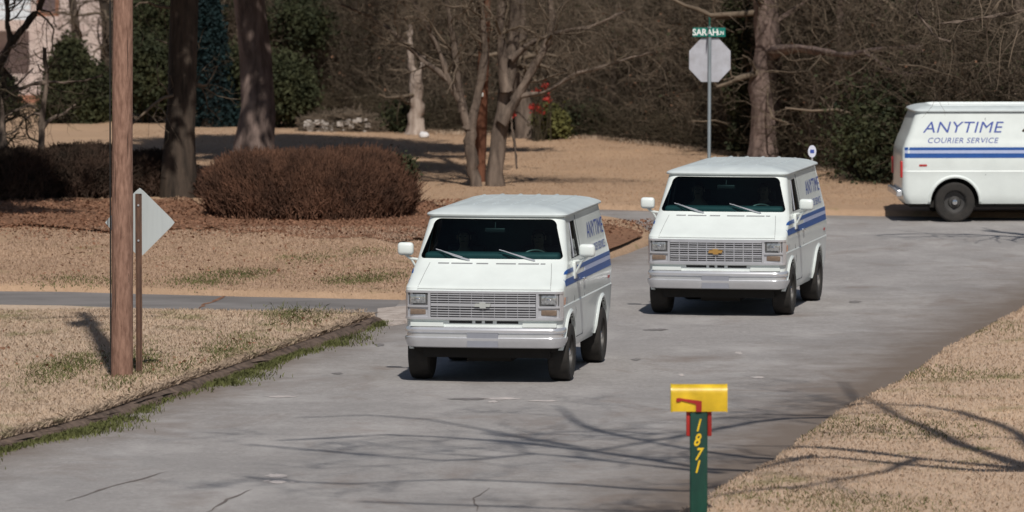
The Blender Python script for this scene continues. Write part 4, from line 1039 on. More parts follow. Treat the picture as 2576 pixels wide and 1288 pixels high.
# the left corner's crooked small trees
Y = 112.5
stems = [(PL(Y, (48, 535), (30, 480), (12, 410), (4, 330), (-4, 250), (-25, 150)), .10, .06),
 (PL(Y, (52, 520), (72, 470), (100, 425), (103, 370), (105, 320), (112, 250), (120, 190), (112, 120)), .085, .035),
 (PL(Y, (104, 325), (125, 300), (155, 290), (190, 262)), .045, .02),
 (PL(Y, (118, 208), (80, 212), (40, 228), (10, 250), (-30, 262)), .035, .015),
 (PL(Y, (107, 290), (85, 284), (60, 300), (40, 330), (0, 345)), .022, .010),
 (PL(Y, (118, 205), (160, 208), (215, 202), (260, 190)), .025, .010),
 (PL(Y, (5, 300), (35, 280), (75, 262), (102, 280)), .020, .010)]
tree('crooked_tree', stems, [dict(cnt=9, L=.9, rr=.4, spread=.8, up=.1, K=7, t0=.3, wob=.4), dict(cnt=5, L=.5, rr=.5, spread=.6, up=.1, K=5, t0=.1, wob=.4, rmin=.004)],
     'crooked dark small tree with two sinuous stems at the left edge', ('bark', 'twig_dk'))
Y = 119.0
stems = [(PL(Y, (-60, 420), (-50, 300), (-20, 200), (10, 140), (30, 100)), .12, .07), (PL(Y, (28, 105), (55, 75), (85, 40), (112, -10), (150, -100)), .07, .05), (PL(Y, (28, 105), (18, 60), (20, 20), (5, -60)), .055, .04),
 (PL(Y, (30, 200), (10, 170), (5, 200), (0, 290)), .03, .02)]
tree('crooked_tree', stems, [dict(cnt=12, L=1.6, rr=.4, spread=.7, up=.12, K=7, t0=.3, wob=.35), dict(cnt=6, L=.8, rr=.5, spread=.6, up=.1, K=5, t0=.1, wob=.4), dict(cnt=4, L=.4, rr=.5, spread=.6, up=.1, K=4, t0=.1, wob=.4, rmin=.004)],
     'leaning bare tree whose limb forks in front of the white railing', ('bark_dark', 'twig'))
# slim trees by the house
for i_, (pts, r0, mm, lab) in enumerate([([(210, 285), (205, 200), (195, 110), (185, 20), (175, -150)], .13, 'bark', 'slim grey tree behind the cone shaped evergreen, in front of the house'),
   ([(272, 285), (268, 180), (270, 80), (262, -20), (258, -200)], .16, 'bark_dark', 'straight dark tree at the house corner just left of the wooden pole')]):
    tree('bare_tree', [(PL(150, *pts), r0, r0*.7)], [dict(cnt=14, L=1.8, rr=.3, spread=.8, up=.1, K=6, t0=.3, wob=.3), dict(cnt=6, L=.9, rr=.5, spread=.6, up=.1, K=5, t0=.1, wob=.35), dict(cnt=4, L=.5, rr=.5, spread=.6, up=.1, K=4, t0=.1, wob=.35, rmin=.005)], lab, (mm, 'twig'))
# broken pale trunk
Y = 139.5
tree('broken_tree', [(PL(Y, (1044, 341), (1046, 290), (1048, 235), (1046, 180)), .21, .14), (PL(Y, (1046, 215), (1036, 170), (1030, 125), (1033, 60)), .09, .05), (PL(Y, (1048, 210), (1060, 170), (1066, 140)), .07, .03)],
     [dict(cnt=5, L=1.2, rr=.3, spread=.7, up=.0, K=6, t0=.3, wob=.3), dict(cnt=5, L=.7, rr=.5, spread=.6, up=0, K=4, t0=.1, wob=.3)], 'pale trunk with white peeled base and torn top, alone at the wood edge', ('bark_pale', 'twig'))
# grey trunk behind, and the others along the edge of the wood
Y = 137.5
tree('bare_tree', [(PL(Y, (1322, 360), (1318, 290), (1310, 220), (1302, 100), (1300, -60)), .22, .16)], [dict(cnt=10, L=1.8, rr=.3, spread=.8, up=.1, K=6, t0=.3, wob=.3), dict(cnt=6, L=.9, rr=.5, spread=.6, up=.1, K=5, t0=.1, wob=.35)],
     'plain grey trunk at the wood edge just right of the forked tree', ('bark', 'twig'))
Y = 126.5
stems = [(PL(Y, (1922, 418), (1924, 320), (1918, 240), (1925, 170), (1935, 110), (1925, 40), (1930, -40), (1935, -250)), .33, .20),
 ([tuple(P(a_, b_, c_)) for a_, b_, c_ in ((1945, 130, 126.3), (1990, 122, 125), (2050, 128, 123.2), (2120, 140, 121.5), (2190, 128, 120), (2260, 122, 119), (2325, 120, 118))], .10, .04),
 ([tuple(P(a_, b_, c_)) for a_, b_, c_ in ((2180, 130, 120.2), (2215, 160, 119.4), (2245, 186, 118.8), (2290, 190, 118.2), (2345, 176, 117.6))], .055, .025),
 (PL(Y, (1940, 80), (1975, 40), (2020, 10), (2070, -30)), .06, .03),
 (PL(Y, (1935, 100), (1952, 150), (1965, 160)), .05, .03)]
tree('gnarled_tree', stems, [dict(cnt=9, L=2.0, rr=.34, spread=.75, up=-.02, K=8, t0=.3, wob=.35), dict(cnt=5, L=1.0, rr=.45, spread=.65, up=0, K=6, t0=.1, wob=.4), dict(cnt=4, L=.5, rr=.5, spread=.6, up=0, K=4, t0=.1, wob=.4, rmin=.005)],
     'big gnarled grey tree right of the stop sign with one long limb reaching right', ('bark_pine', 'twig'))
tree('ivy_clad_tree', [(PL(128.5, (1888, 408), (1880, 300), (1872, 200), (1868, 100), (1875, -60)), .15, .10)], side_twigs(4, 1.0), 'dark ivy covered trunk leaning close behind the big gnarled tree', ('bark_dark', 'twig_dk'),
     extra=ivy([(1880, 385), (1870, 300), (1858, 200), (1852, 100), (1856, 0)], 128.5, .16, 6000, 'leaf_dark'))
for pts, Yq, r0, lab in [([(2050, 433), (2044, 385), (2038, 350), (2032, 300), (2046, 262), (2048, 210), (2044, 185)], 124.5, .045, 'thin crooked pale sapling rising behind the oval sign'),
                         ([(2146, 452), (2156, 380), (2162, 320), (2175, 260), (2195, 180), (2215, 100)], 121.5, .045, 'thin leaning sapling between the second van and the side-on van'),
                         ([(2080, 425), (2078, 300), (2072, 260), (2085, 200), (2080, 140)], 126, .025, 'short thin sapling against the dark green thicket')]:
    tree('sapling', [(PL(Yq, *pts), r0, r0*.55)], [dict(cnt=5, L=.8, rr=.4, spread=.5, up=.2, K=5, t0=.4, wob=.25)], lab, ('bark', 'twig'), flare=None)
# drooping pale twigs high on the right come from a tree nearer the camera, its trunk outside the frame
Y = 100.0
tree('bare_tree', [(PL(Y, (2720, 620), (2740, 200), (2700, -40), (2640, -250)), .18, .10), (PL(Y, (2690, 100), (2560, -60), (2420, -90), (2330, -50)), .07, .03), (PL(Y, (2420, -80), (2330, -40), (2300, 20), (2350, 90), (2390, 105)), .022, .010), (PL(Y, (2700, 60), (2600, 20), (2480, 45), (2360, 60)), .03, .01)],
     [dict(cnt=7, L=1.6, rr=.4, spread=.55, up=-.35, K=8, t0=.2, wob=.22, droop=.5), dict(cnt=4, L=.7, rr=.5, spread=.5, up=-.2, K=5, t0=.1, wob=.25, rmin=.004)], 'bare tree outside the right edge whose pale drooping twigs hang in at the top right', ('bark', 'twig'))

# ------------------------------------------------------------------ shrubs and hedges
def stems_for(c, r, h, n=14, rad=.02):
    q, rr = upright_twigs(n, c, (r[0]*.5, r[1]*.5), h*.7, rad, .3, 5); q[:, :, 2] = np.linspace(0, 1, 5)[None]*h*.7+.1
    return q, rr
def bush(name, px, py, Yb, wpx, hpx, depth, label, twig_m, n, rad, leaf=None, cat='shrub', group=None, lean=.3, top_f=1):
    sp = F/Yb; c = P(px, py, Yb); h = hpx/sp; r = (wpx/2/sp, depth)
    root = empty(name, (c.x, Yb, .12)); b0 = np.array([c.x, Yb, .12])
    q, rr = stems_for((c.x, Yb), r, h); V, Fc = tubes(q, rr, 4); link('stems', np_mesh('stems', V-b0, Fc, M['twig_dk']), root)
    q, rr = upright_twigs(n, (c.x, Yb), r, h, rad, lean); V, Fc = tubes(q, rr, 3); link('twigs', np_mesh('twigs', V-b0, Fc, M[twig_m]), root)
    if leaf: leaf(root, b0, c, r, h)
    return tag(root, label, cat, group)
def lf(m, n, size, off=(0, 0, 0), sc_=(1, 1, 1), clumps=40, sig=.12, shell=.5):
    def f(root, b0, c, r, h):
        cs = ell_points(clumps, (c.x+off[0]*r[0], b0[1]+off[1]*r[1], .12+h*(.5+off[2])), (r[0]*sc_[0], r[1]*sc_[1], h*.5*sc_[2]), shell)
        V, Fc = leaves(n, cs, (sig, sig, sig), size); V[:, 2] = np.maximum(V[:, 2], .1); link('foliage', np_mesh('foliage', V-b0, Fc, M[m]), root)
    return f
bush('rounded_bush', 782, 560, 106.5, 510, 180, 1.7, 'large rounded leafless bush with dense red brown twigs on the left lawn', 'twig_bush', 30000, .0085,
     leaf=lf('leaf_green', 5000, .05, (.86, .1, .05), (.16, .6, .55), 26, .09, .2))
bush('hedge', 30, 522, 112.2, 230, 135, 1.3, 'dark leafless hedge clump at the far left around the crooked tree', 'twig_maroon', 9000, .010, cat='hedge', group=None)
bush('hedge', 195, 522, 113.2, 260, 135, 1.3, 'dark hedge clump between the crooked tree and the wooden pole', 'twig_maroon', 11000, .010, cat='hedge')
bush('hedge', 375, 520, 114.2, 210, 112, 1.2, 'low dark hedge clump behind the diamond sign, left of the dark pine', 'twig_maroon', 8000, .010, cat='hedge')
bush('hedge', 510, 500, 113.8, 150, 70, 1.0, 'low red brown hedge clump between the dark pine and the rounded bush', 'twig_red', 5000, .009, cat='hedge')
# evergreen cone by the house
def cone_shrub(px, Yb, ybase, ytop, wpx, label, m, n=16000, name='evergreen_shrub', cl=90, size=.055, group=None):
    n = int(n*2.6); sp = F/Yb; c = P(px, ybase, Yb); h = (ybase-ytop)/sp; rw = wpx/2/sp; root = empty(name, (c.x, Yb, .1)); b0 = np.array([c.x, Yb, .1]); cs = []
    for k in range(cl):
        f = rng.random()**.8; rad = rw*(1-.85*f**1.3)*(.6+.4*rng.random()); a = rng.random()*6.28; cs.append([c.x+rad*math.cos(a), Yb+rad*math.sin(a), .15+h*f*.97])
    V, Fc = leaves(n, cs, (.14, .14, .17), size); V[:, 2] = np.maximum(V[:, 2], .05); link('foliage', np_mesh('foliage', V-b0, Fc, M[m]), root)
    q, rr = stems_for((c.x, Yb), (rw, rw), h, 6, .04); V, Fc = tubes(q, rr, 5); link('stems', np_mesh('stems', V-b0, Fc, M['bark_dark']), root)
    return tag(root, label, 'shrub', group)
cone_shrub(178, 146, 283, 105, 150, 'dark green cone shaped evergreen in front of the house', 'leaf_green', 20000)
cone_shrub(240, 147, 283, 175, 55, 'narrow dark evergreen tucked right of the cone shaped one', 'leaf_dark', 7000, cl=40)
cone_shrub(8, 150, 270, 200, 50, 'small dark evergreen bush at the left edge by the house wall', 'leaf_dark', 5000, cl=30)
def blob_shrub(px, py, Yb, wpx, hpx, label, m, n, cl=50, size=.06, depth=1.2, name='evergreen_shrub', sig=.2, base=.0, group=None):
    """py = lowest point of the foliage"""
    n = int(n*2.4); cl = int(cl*1.3)
    sp = F/Yb; c = P(px, py, Yb); gz_ = max(.1, float(slope_z(c.x, Yb))); h = hpx/sp; rw = wpx/2/sp; root = empty(name, (c.x, Yb, gz_)); b0 = np.array([c.x, Yb, gz_])
    zc = max(c.z, gz_)+h/2
    cs = ell_points(cl, (c.x, Yb, zc), (rw, depth, h/2), .35); V, Fc = leaves(n, cs, (sig, sig, sig), size); V[:, 2] = np.maximum(V[:, 2], gz_)
    link('foliage', np_mesh('foliage', V-b0, Fc, M[m]), root)
    q, rr = stems_for((c.x, Yb), (rw, depth), zc-gz_+h*.3, 8, .03); q[:, :, 2] += gz_-.1; V, Fc = tubes(q, rr, 4); link('stems', np_mesh('stems', V-b0, Fc, M['twig_dk']), root)
    return tag(root, label, 'shrub', group)
blob_shrub(385, 285, 146, 110, 190, 'tall green shrub just right of the wooden pole at the back of the lawn', 'leaf_dark', 12000, 60)
blob_shrub(372, 110, 148, 80, 130, 'yellow green evergreen top beside the wooden pole high at the back', 'leaf_green', 7000, 36)
blob_shrub(590, 270, 144, 70, 130, 'green shrub between the ivy clad tree and the thick pine trunk', 'leaf_green', 7000, 36)
blob_shrub(715, 285, 143, 110, 125, 'green leafy shrub just right of the thick pine trunk', 'leaf_green', 11000, 50)
blob_shrub(750, 120, 149, 150, 110, 'dark evergreen mass high in the wood right of the thick pine', 'leaf_dark', 7000, 40)
blob_shrub(560, 60, 152, 170, 120, 'dark evergreen mass high behind the ivy clad tree', 'leaf_dark', 7000, 40)
blob_shrub(1388, 348, 137, 60, 62, 'small yellow green shrub at the wood edge right of the plain grey trunk', 'leaf_yel', 3000, 24, .055, .5, sig=.13)
blob_shrub(1010, 335, 141, 60, 40, 'small green shrub left of the pale broken trunk', 'leaf_green', 2000, 16, .055, .5)
blob_shrub(1480, 352, 138, 120, 50, 'low dull green brush along the lawn edge behind the vans', 'leaf_dark', 3000, 24, .06, .6)
for k, (px, py, wd_, hh_, Yq, n, m, lab) in enumerate([
   (2070, 372, 200, 110, 129, 11000, 'leaf_dark', 'dark green thicket directly behind the second van'),
   (2140, 300, 260, 150, 129.5, 14000, 'leaf_green', 'olive green thicket under the long limb of the gnarled tree'),
   (2270, 420, 200, 130, 119, 10000, 'leaf_dark', 'dark green thicket left of the side-on van'),
   (2030, 230, 110, 120, 131.5, 7000, 'leaf_green', 'green vines hanging beside the gnarled trunk'),
   (2400, 300, 260, 160, 122, 12000, 'leaf_dark', 'dull green thicket above the roof of the side-on van'),
   (2540, 280, 160, 180, 120, 8000, 'leaf_green', 'green brush at the right edge above the side-on van')]):
    blob_shrub(px, py, Yq, wd_, hh_, lab, m, int(n*.8), 70, .060, 1.8, 'thicket', .48)
# shrub with scarlet leaves
Y = 136; c0 = P(1360, 345, Y); root = empty('scarlet_shrub', (c0.x, Y, .1)); b0 = np.array([c0.x, Y, .1])
q, rr = stems_for((c0.x, Y), (.45, .3), 1.9, 14, .012); V, Fc = tubes(q, rr, 4); link('stems', np_mesh('stems', V-b0, Fc, M['twig_dk']), root)
cs = [list(P(x, y, Y)) for x, y in [(1372, 216), (1352, 232), (1376, 236), (1350, 268), (1360, 280), (1340, 272), (1378, 250), (1290, 290)]]
V, Fc = leaves(200, cs, (.045, .08, .05), .055); link('foliage', np_mesh('foliage', V-b0, Fc, M['leaf_redleaf']), root)
tag(root, 'thin shrub with a few scarlet leaves between the two grey trunks and the wood', 'shrub')
# brush pile with pale rubble
Y = 141; c0 = P(860, 312, Y); root = empty('brush_pile', (c0.x, Y, .1)); b0 = np.array([c0.x, Y, .1])
n = 1500; sp = F/Y; Pp = np.zeros((n, 4, 3)); u = rng.normal(size=(n, 2)); x0 = c0.x+rng.uniform(-.85, .95, n); z0 = .12+rng.random(n)*.45*np.clip(1-((x0-c0.x)/1.0)**2*.6, .2, 1)
dd = rng.normal(size=(n, 3))*np.array([1, .5, .25]); dd /= np.linalg.norm(dd, axis=1, keepdims=True)
for k in range(4): Pp[:, k] = np.stack([x0, Y+u[:, 0]*.3, z0], 1)+dd*(k/3-.5)*.55+rng.normal(size=(n, 3))*.015
Pp[:, :, 2] = np.maximum(Pp[:, :, 2], .1); V, Fc = tubes(Pp, np.repeat(rng.uniform(.004, .012, n)[:, None], 4, 1), 3); link('twigs', np_mesh('twigs', V-b0, Fc, M['twig']), root)
s = MB()
for k in range(60):
    px = random.uniform(772, 830) if k < 38 else random.uniform(830, 930); q = P(px, 0, Y); x = q.x; z = .12+random.random()*(.24 if k < 38 else .3); r_ = random.uniform(.03, .075)
    s.box(x-r_-b0[0], x+r_-b0[0], -.5-r_+random.uniform(-.1, .1), -.5+r_, z-r_*.8-.1, z+r_*.8-.1, 0, .012)
s.obj('rubble', mat('pale_rubble', (.50, .45, .41), .9, scale=5, amt=.35), root)
tag(root, 'heap of grey brush with pale rubble at its left end, behind the lawn', 'brush pile')

# ------------------------------------------------------------------ the wood behind: individual bare trees, then the undergrowth
def wood_tree(i_, Hh, r0, lean, low):
    root = None
    pts = [(0, 0, -.2), (lean*.2, 0, Hh*.25), (lean*.45+rng.normal()*.15, .1, Hh*.5), (lean, 0, Hh)]
    return pts
protos = []
labs = ['slim bare tree in the thick of the wood', 'leaning bare tree in the thick of the wood', 'pale bare tree in the thick of the wood', 'forked bare tree in the thick of the wood', 'dark bare tree in the thick of the wood']
for k in range(5):
    Hh = 7.5; r0 = (.11, .08, .10, .09, .15)[k]; ln = (.2, 1.6, -.4, .6, -.2)[k]
    st = [([(0, 0, -.3), (ln*.15, 0, 1.8), (ln*.45+.1, .1, 3.8), (ln, 0, Hh)], r0, r0*.5)]
    if k == 3: st.append(([(ln*.1, 0, 1.4), (-.4, .1, 3.2), (-.9, 0, 6.5)], r0*.75, r0*.35))
    t = tree('wood_tree', st, [dict(cnt=22, L=2.2, rr=.34, spread=.75, up=.12, K=7, t0=.08, wob=.3), dict(cnt=7, L=1.1, rr=.45, spread=.65, up=.05, K=5, t0=.1, wob=.35, rmin=.006), dict(cnt=4, L=.6, rr=.5, spread=.6, up=.05, K=4, t0=.1, wob=.35, rmin=.005)],
             labs[k], (('bark', 'bark', 'bark_pine', 'bark', 'bark_dark')[k], 'twig' if k % 2 == 0 else 'twig_dk'), 'bare trees of the wood', base=(0, 0, 0))
    protos.append(t)
def put_tree(t, x, y, rz, s_):
    t.location = (x, y, float(slope_z(x, y))); t.rotation_euler = (0, 0, rz); t.scale = (s_, s_, s_)
cnt = [0]*5; rows = []
for x in np.arange(-8.5, 12.5, .62):
    for rdep in (2.2, 6.5, 12.5):
        if rng.random() < .66: rows.append((x+rng.normal()*.25, edge_y(x)+rdep+rng.random()*3.0, rdep))
used = {}
for n_i, (x, y, rdep) in enumerate(rows):
    k = int(rng.integers(0, 5)); o = protos[k] if cnt[k] == 0 else None
    if o is None:
        o = protos[k].copy(); COL.objects.link(o)
        for ch in [c for c in protos[k].children]:
            c2 = ch.copy(); COL.objects.link(c2); c2.parent = o
    cnt[k] += 1; put_tree(o, x, y, rng.random()*6.28, .75+.5*rng.random())
    adj = ('slim', 'leaning', 'pale', 'forked', 'dark')[k]; px = CX+x*F/y
    marks = [(560, 'behind the ivy clad tree'), (690, 'behind the thick pine'), (800, 'above the left end of the brush pile'), (930, 'above the right end of the brush pile'), (1045, 'behind the pale broken trunk'), (1130, 'left of the forked tree'), (1240, 'behind the forked tree'), (1330, 'behind the plain grey trunk'), (1420, 'right of the scarlet shrub'), (1560, 'well left of the stop sign'), (1690, 'just left of the stop sign'), (1790, 'behind the stop sign'), (1930, 'behind the gnarled tree'), (2060, 'above the second van'), (2180, 'behind the leaning sapling'), (2330, 'above the rear of the side-on van'), (2500, 'above the middle of the side-on van')]
    mk = min(marks, key=lambda m_: abs(m_[0]-px))[1]; row = {2.2: 'front', 6.5: 'middle', 12.5: 'back'}[rdep]
    lab = f'{adj} bare tree, {row} of wood, {mk}'; used[lab] = used.get(lab, 0)+1
    o['label'] = lab if used[lab] == 1 else lab.replace('bare tree', ('twisted bare tree', 'short bare tree', 'tall bare tree')[min(used[lab]-2, 2)])
# trees left of the house gap
def undergrowth(name, x0, x1, d0, d1, n, hmax, m, rad=(.004, .010), seed=0):
    x = rng.uniform(x0, x1, n); y = edge_y(x)+d0+(d1-d0)*rng.random(n)**1.2; z = np.array(slope_z(x, y)); K = 5
    h0 = rng.random(n)**1.25*hmax; ln = rng.uniform(.25, .95, n)
    D = rng.normal(size=(n, 3))*np.array([.6, .5, .45])+np.array([0, 0, .35]); D /= np.linalg.norm(D, axis=1, keepdims=True)
    Pp = np.zeros((n, K, 3)); Pp[:, 0] = np.stack([x, y, z+h0], 1)
    for k in range(1, K):
        D = D+rng.normal(size=(n, 3))*.28; D /= np.linalg.norm(D, axis=1, keepdims=True); Pp[:, k] = Pp[:, k-1]+D*(ln/(K-1))[:, None]
    Rr = rng.uniform(*rad, n)[:, None]*np.linspace(1, .5, K)
    V, Fc = tubes(Pp, Rr, 3); return tag(link(name, np_mesh(name, V, Fc, M[m])), kind='stuff')
undergrowth('undergrowth', -9.5, 13, .3, 5, 30000, 3.9, 'twig', (.003, .008))
undergrowth('undergrowth', -9.5, 13, 2, 12, 30000, 4.0, 'twig_dk')
undergrowth('undergrowth', -9.5, 13, 7, 22, 22000, 4.5, 'twig', (.006, .014))
undergrowth('undergrowth', -9.5, 13, -.2, 1.5, 9000, .7, 'twig_dk')
undergrowth('undergrowth', 4, 13, .6, 6, 7000, 3.0, 'twig_dk')
M['twig_skylit'] = mat('twig_skylit', (.34, .28, .22), .9, scale=1.5, col2=(.16, .125, .09), spec=.2)  # lighter twig copy, skylight on the twigs put into the colour
undergrowth('undergrowth', 6.5, 14, 3, 18, 9000, 4.8, 'twig_skylit', (.004, .012))
undergrowth('undergrowth', -7.5, 7, 1, 12, 5000, 4.4, 'twig_skylit', (.003, .007))
undergrowth('undergrowth', -10.2, -5.5, -2.5, 1.5, 5000, 4.2, 'twig', (.003, .008))
# loose dead foliage caught through the wood
def scatter_leaves(name, n, fx, fy_, fz, size, m, kind='stuff', sig=.02):
    cs = np.stack([fx, fy_, fz], 1); V = []
    a = rng.normal(size=(n, 3)); a[:, 2] *= .35; a /= np.linalg.norm(a, axis=1, keepdims=True); b = np.cross(a, rng.normal(size=(n, 3))*np.array([.5, .5, 1])); b /= np.linalg.norm(b, axis=1, keepdims=True)
    s_ = size*(.5+rng.random(n))[:, None]
    V = np.stack([cs-a*s_*.7, cs+b*s_*.45, cs+a*s_*.7, cs-b*s_*.45], 1).reshape(-1, 3)
    return tag(link(name, np_mesh(name, V, np.arange(4*n).reshape(n, 4), M[m])), kind=kind)
n = 70000; x = rng.uniform(-9.5, 13, n); y = edge_y(x)+.3+rng.random(n)*12; z = slope_z(x, y)+rng.random(n)**1.4*4
keep = (np.sin(x*1.9+z*1.3)+np.sin(x*.7-z*2.1+y*.5)+rng.normal(size=n)*.5) > .5
x, y, z = x[keep], y[keep], z[keep]; scatter_leaves('wood_foliage', len(x), x, y, z, .055, 'leaf_dark')
n = 9000; x = rng.uniform(-9.5, 13, n); y = edge_y(x)+rng.random(n)*9; z = slope_z(x, y)+rng.random(n)**2*3
scatter_leaves('dead_leaves', n, x, y, z, .045, 'leaf_brown')

# ------------------------------------------------------------------ leaf litter under the hedge
def poly_px(pts, z): return [G(x, y, z) for x, y in pts]
lit = [(-700, 585), (0, 572), (200, 580), (420, 574), (560, 586), (760, 598), (930, 604), (1060, 610), (1130, 590), (1150, 550), (1080, 512), (900, 520), (300, 505), (-700, 505)]
lp = [G(*p, .12) for p in lit]; lo_ = densify([(p.x, p.y) for p in lp]+[(lp[0].x, lp[0].y)], .35)[:-1]; lo_ = lo_+rng.normal(size=lo_.shape)*np.where(lo_[:, :1] < -1.2, np.array([[.12, .5]]), np.array([[.05, .08]]))
litter_me = lawn('leaf_bed', lo_, M['soil'], h=.03, und=.0, grid=(1.0, 1.2), skirts=((0, 0), (.12, .7), (.3, 1)), z0=.12+.03)
lp = [G(*p, .12) for p in [(1250, 650), (1460, 655), (1540, 628), (1590, 608), (1618, 594), (1588, 580), (1510, 566), (1300, 556)]]; lo2 = densify([(p.x, p.y) for p in lp]+[(lp[0].x, lp[0].y)], .4, .03)[:-1]
lawn('leaf_bed', lo2, M['soil'], h=.02, und=.0, grid=(1.0, 1.2), skirts=((0, 0), (.06, .7), (.15, 1)), z0=.155)
n = 26000; yy = rng.uniform(99.0, 111, n); xx = rng.uniform(-9.4, 2.9, n); ok = (rng.random(n) < np.clip((yy-98.8)/4.5, 0, 1)**1.3); xx, yy = xx[ok], yy[ok]
ok = ~((xx > .9) & (yy > 104.8)); xx, yy = xx[ok], yy[ok]
scatter_leaves('fallen_leaves', len(xx), xx, yy, np.full(len(xx), .19)+rng.random(len(xx))*.03, .034, 'leaf_brown')
n = 1400; yy = rng.uniform(74, 99, n); xx = rng.uniform(-7.5, -1.5, n)
o_ = np.argsort(K_line[:, 1]); ok = (xx < np.interp(yy, K_line[o_, 1], K_line[o_, 0])-.3) & ((yy < 83) | (yy > 91)) & (xx < -1.9)
scatter_leaves('fallen_leaves', int(ok.sum()), xx[ok], yy[ok], np.full(int(ok.sum()), .175), .035, 'leaf_brown')

# ------------------------------------------------------------------ grass blades and weeds
def blades(name, x, y, z, h, wd_, m, lean=.5):
    n = len(x); a = rng.random(n)*6.28; hh_ = h*(.5+rng.random(n)); ww = wd_*(.6+.8*rng.random(n)); l = rng.normal(size=(n, 2))*lean*hh_[:, None]
    b = np.stack([x, y, z], 1); dv = np.stack([np.cos(a)*ww, np.sin(a)*ww, 0*a], 1)
    mid = b+np.stack([l[:, 0]*.35, l[:, 1]*.35, hh_*.6], 1); tip = b+np.stack([l[:, 0], l[:, 1], hh_], 1)
    V = np.stack([b-dv, b+dv, mid+dv*.8, tip, mid-dv*.8], 1).reshape(-1, 3)
    F1 = np.arange(5*n).reshape(n, 5)
    return tag(link(name, np_mesh(name, V, F1, M[m])), kind='stuff')
from mathutils.bvhtree import BVHTree
_lv, _lf = [], []
for _n in ('near_lawn', 'far_lawn', 'right_lawn', 'leaf_bed'):
    _m = bpy.data.objects[_n].data; _o = len(_lv); _lv += [v.co.copy() for v in _m.vertices]; _lf += [[k+_o for k in p_.vertices] for p_ in _m.polygons]
LAWN = BVHTree.FromPolygons(_lv, _lf)
def lz(x, y, h, und):
    """height of the lawn under each blade"""
    dn = Vector((0, 0, -1)); out = np.empty(len(x))
    for k in range(len(x)):
        r_ = LAWN.ray_cast(Vector((x[k], y[k], 2)), dn); out[k] = (r_[0].z if r_[0] is not None else h)-.006
    return out
M['blade_tan'] = mat('dry_grass_blade', (.55, .43, .33), .9, scale=1.2, col2=(.37, .275, .20), spec=.1)
M['blade_far'] = mat('dry_grass_blade_far', (.50, .335, .215), .9, scale=1.2, col2=(.38, .25, .155), spec=.1)
M['blade_pink'] = mat('dry_grass_blade_rosy', (.55, .41, .305), .9, scale=1.2, col2=(.40, .29, .21), spec=.1)
M['blade_green'] = mat('green_blade', (.145, .155, .055), .8, scale=1.5, col2=(.075, .08, .03), spec=.2)
def inside_px(n, X0, X1, Y0, Y1): return rng.uniform(X0, X1, n), rng.uniform(Y0, Y1, n)
def right_of_line(line, x, y, dmin):
    # x beyond the road's right edge at that y
    o = np.argsort(line[:, 1]); ex_ = np.interp(y, line[o, 1], line[o, 0]); return x > ex_+dmin
x, y = inside_px(150000, .8, 7.5, 52, 90); ok = right_of_line(R_line, x, y, .03); x, y = x[ok], y[ok]
blades('grass', x, y, lz(x, y, RH-.012, .05), .030, .005, 'lawn_right')
ok = (np.sin(x*1.3+y*.7)+np.sin(y*.9-x*.4)+rng.normal(size=len(x))*.7) > 1.6; blades('grass', x[ok], y[ok], lz(x[ok], y[ok], RH-.01, .05), .035, .005, 'blade_green')
x, y = inside_px(150000, -8, -1.2, 62, 84.5); o = np.argsort(K_line[:, 1]); kx = np.interp(y, K_line[o, 1], K_line[o, 0]); ok = x < kx-.22; x, y = x[ok], y[ok]
blades('grass', x, y, lz(x, y, .130, .05), .034, .005, 'lawn_near')
def green_clumps(n, cl, sx, sy, m='blade_green', h=.07, z=.13, und=.05):
    cl = np.array(cl); i_ = rng.integers(0, len(cl), n); gx_ = cl[i_, 0]+rng.normal(size=n)*sx; gy_ = cl[i_, 1]+rng.normal(size=n)*sy; ok_ = ~((gy_ < 84) & (gx_ > np.interp(gy_, K_line[np.argsort(K_line[:, 1]), 1], K_line[np.argsort(K_line[:, 1]), 0])-.25)); gx_, gy_ = gx_[ok_], gy_[ok_]; blades('grass', gx_, gy_, lz(gx_, gy_, z, und), h, .006, m)
cl = [tuple(G(px+random.uniform(-30, 30), py+random.uniform(-4, 4), .13))[:2] for px, py in [(110, 940), (150, 935), (230, 915), (330, 905), (380, 925), (560, 880), (600, 900), (740, 798), (780, 800), (700, 800), (340, 905), (170, 920), (300, 960), (480, 930), (620, 860)] for _ in range(5)]
green_clumps(7000, cl, .16, .9, h=.045)
cl = [tuple(G(px+random.uniform(-30, 30), py+random.uniform(-4, 4), .13))[:2] for px, py in [(560, 684), (640, 682), (610, 685), (520, 706), (480, 704), (870, 705), (930, 695), (990, 692), (900, 700), (150, 702), (260, 705), (780, 648), (920, 632)] for _ in range(5)]
green_clumps(6000, cl, .26, .6, h=.035, z=.112, und=.03)
# weeds along the kerb foot
t_ = rng.uniform(0, 1, 26000)*(len(K_line)-1); i0 = t_.astype(int); i0 = np.minimum(i0, len(K_line)-2); fr = (t_-i0)[:, None]
q = K_line[i0]*(1-fr)+K_line[i0+1]*fr; nn = nk[i0]; dens = .5+.5*np.sin(t_*.23)+.35*np.sin(t_*.71+1); keep = rng.random(len(t_)) < np.clip(dens*1.1-.05+.4*np.sin(t_*1.9), .12, 1)
q = q-nn*(np.abs(rng.normal(size=len(t_)))*(.07+.08*(np.sin(t_*.37)+1))+.0)[:, None]; q = q[keep]
blades('kerb_weeds', q[:, 0], q[:, 1], np.zeros(len(q)), .045, .006, 'blade_green')
q2 = K_line[i0]*(1-fr)+K_line[i0+1]*fr+nn*(.10+np.abs(rng.normal(size=len(t_)))*.07)[:, None]; blades('kerb_grass', q2[:, 0], q2[:, 1], np.full(len(q2), .10), .055, .006, 'lawn_near', .8)
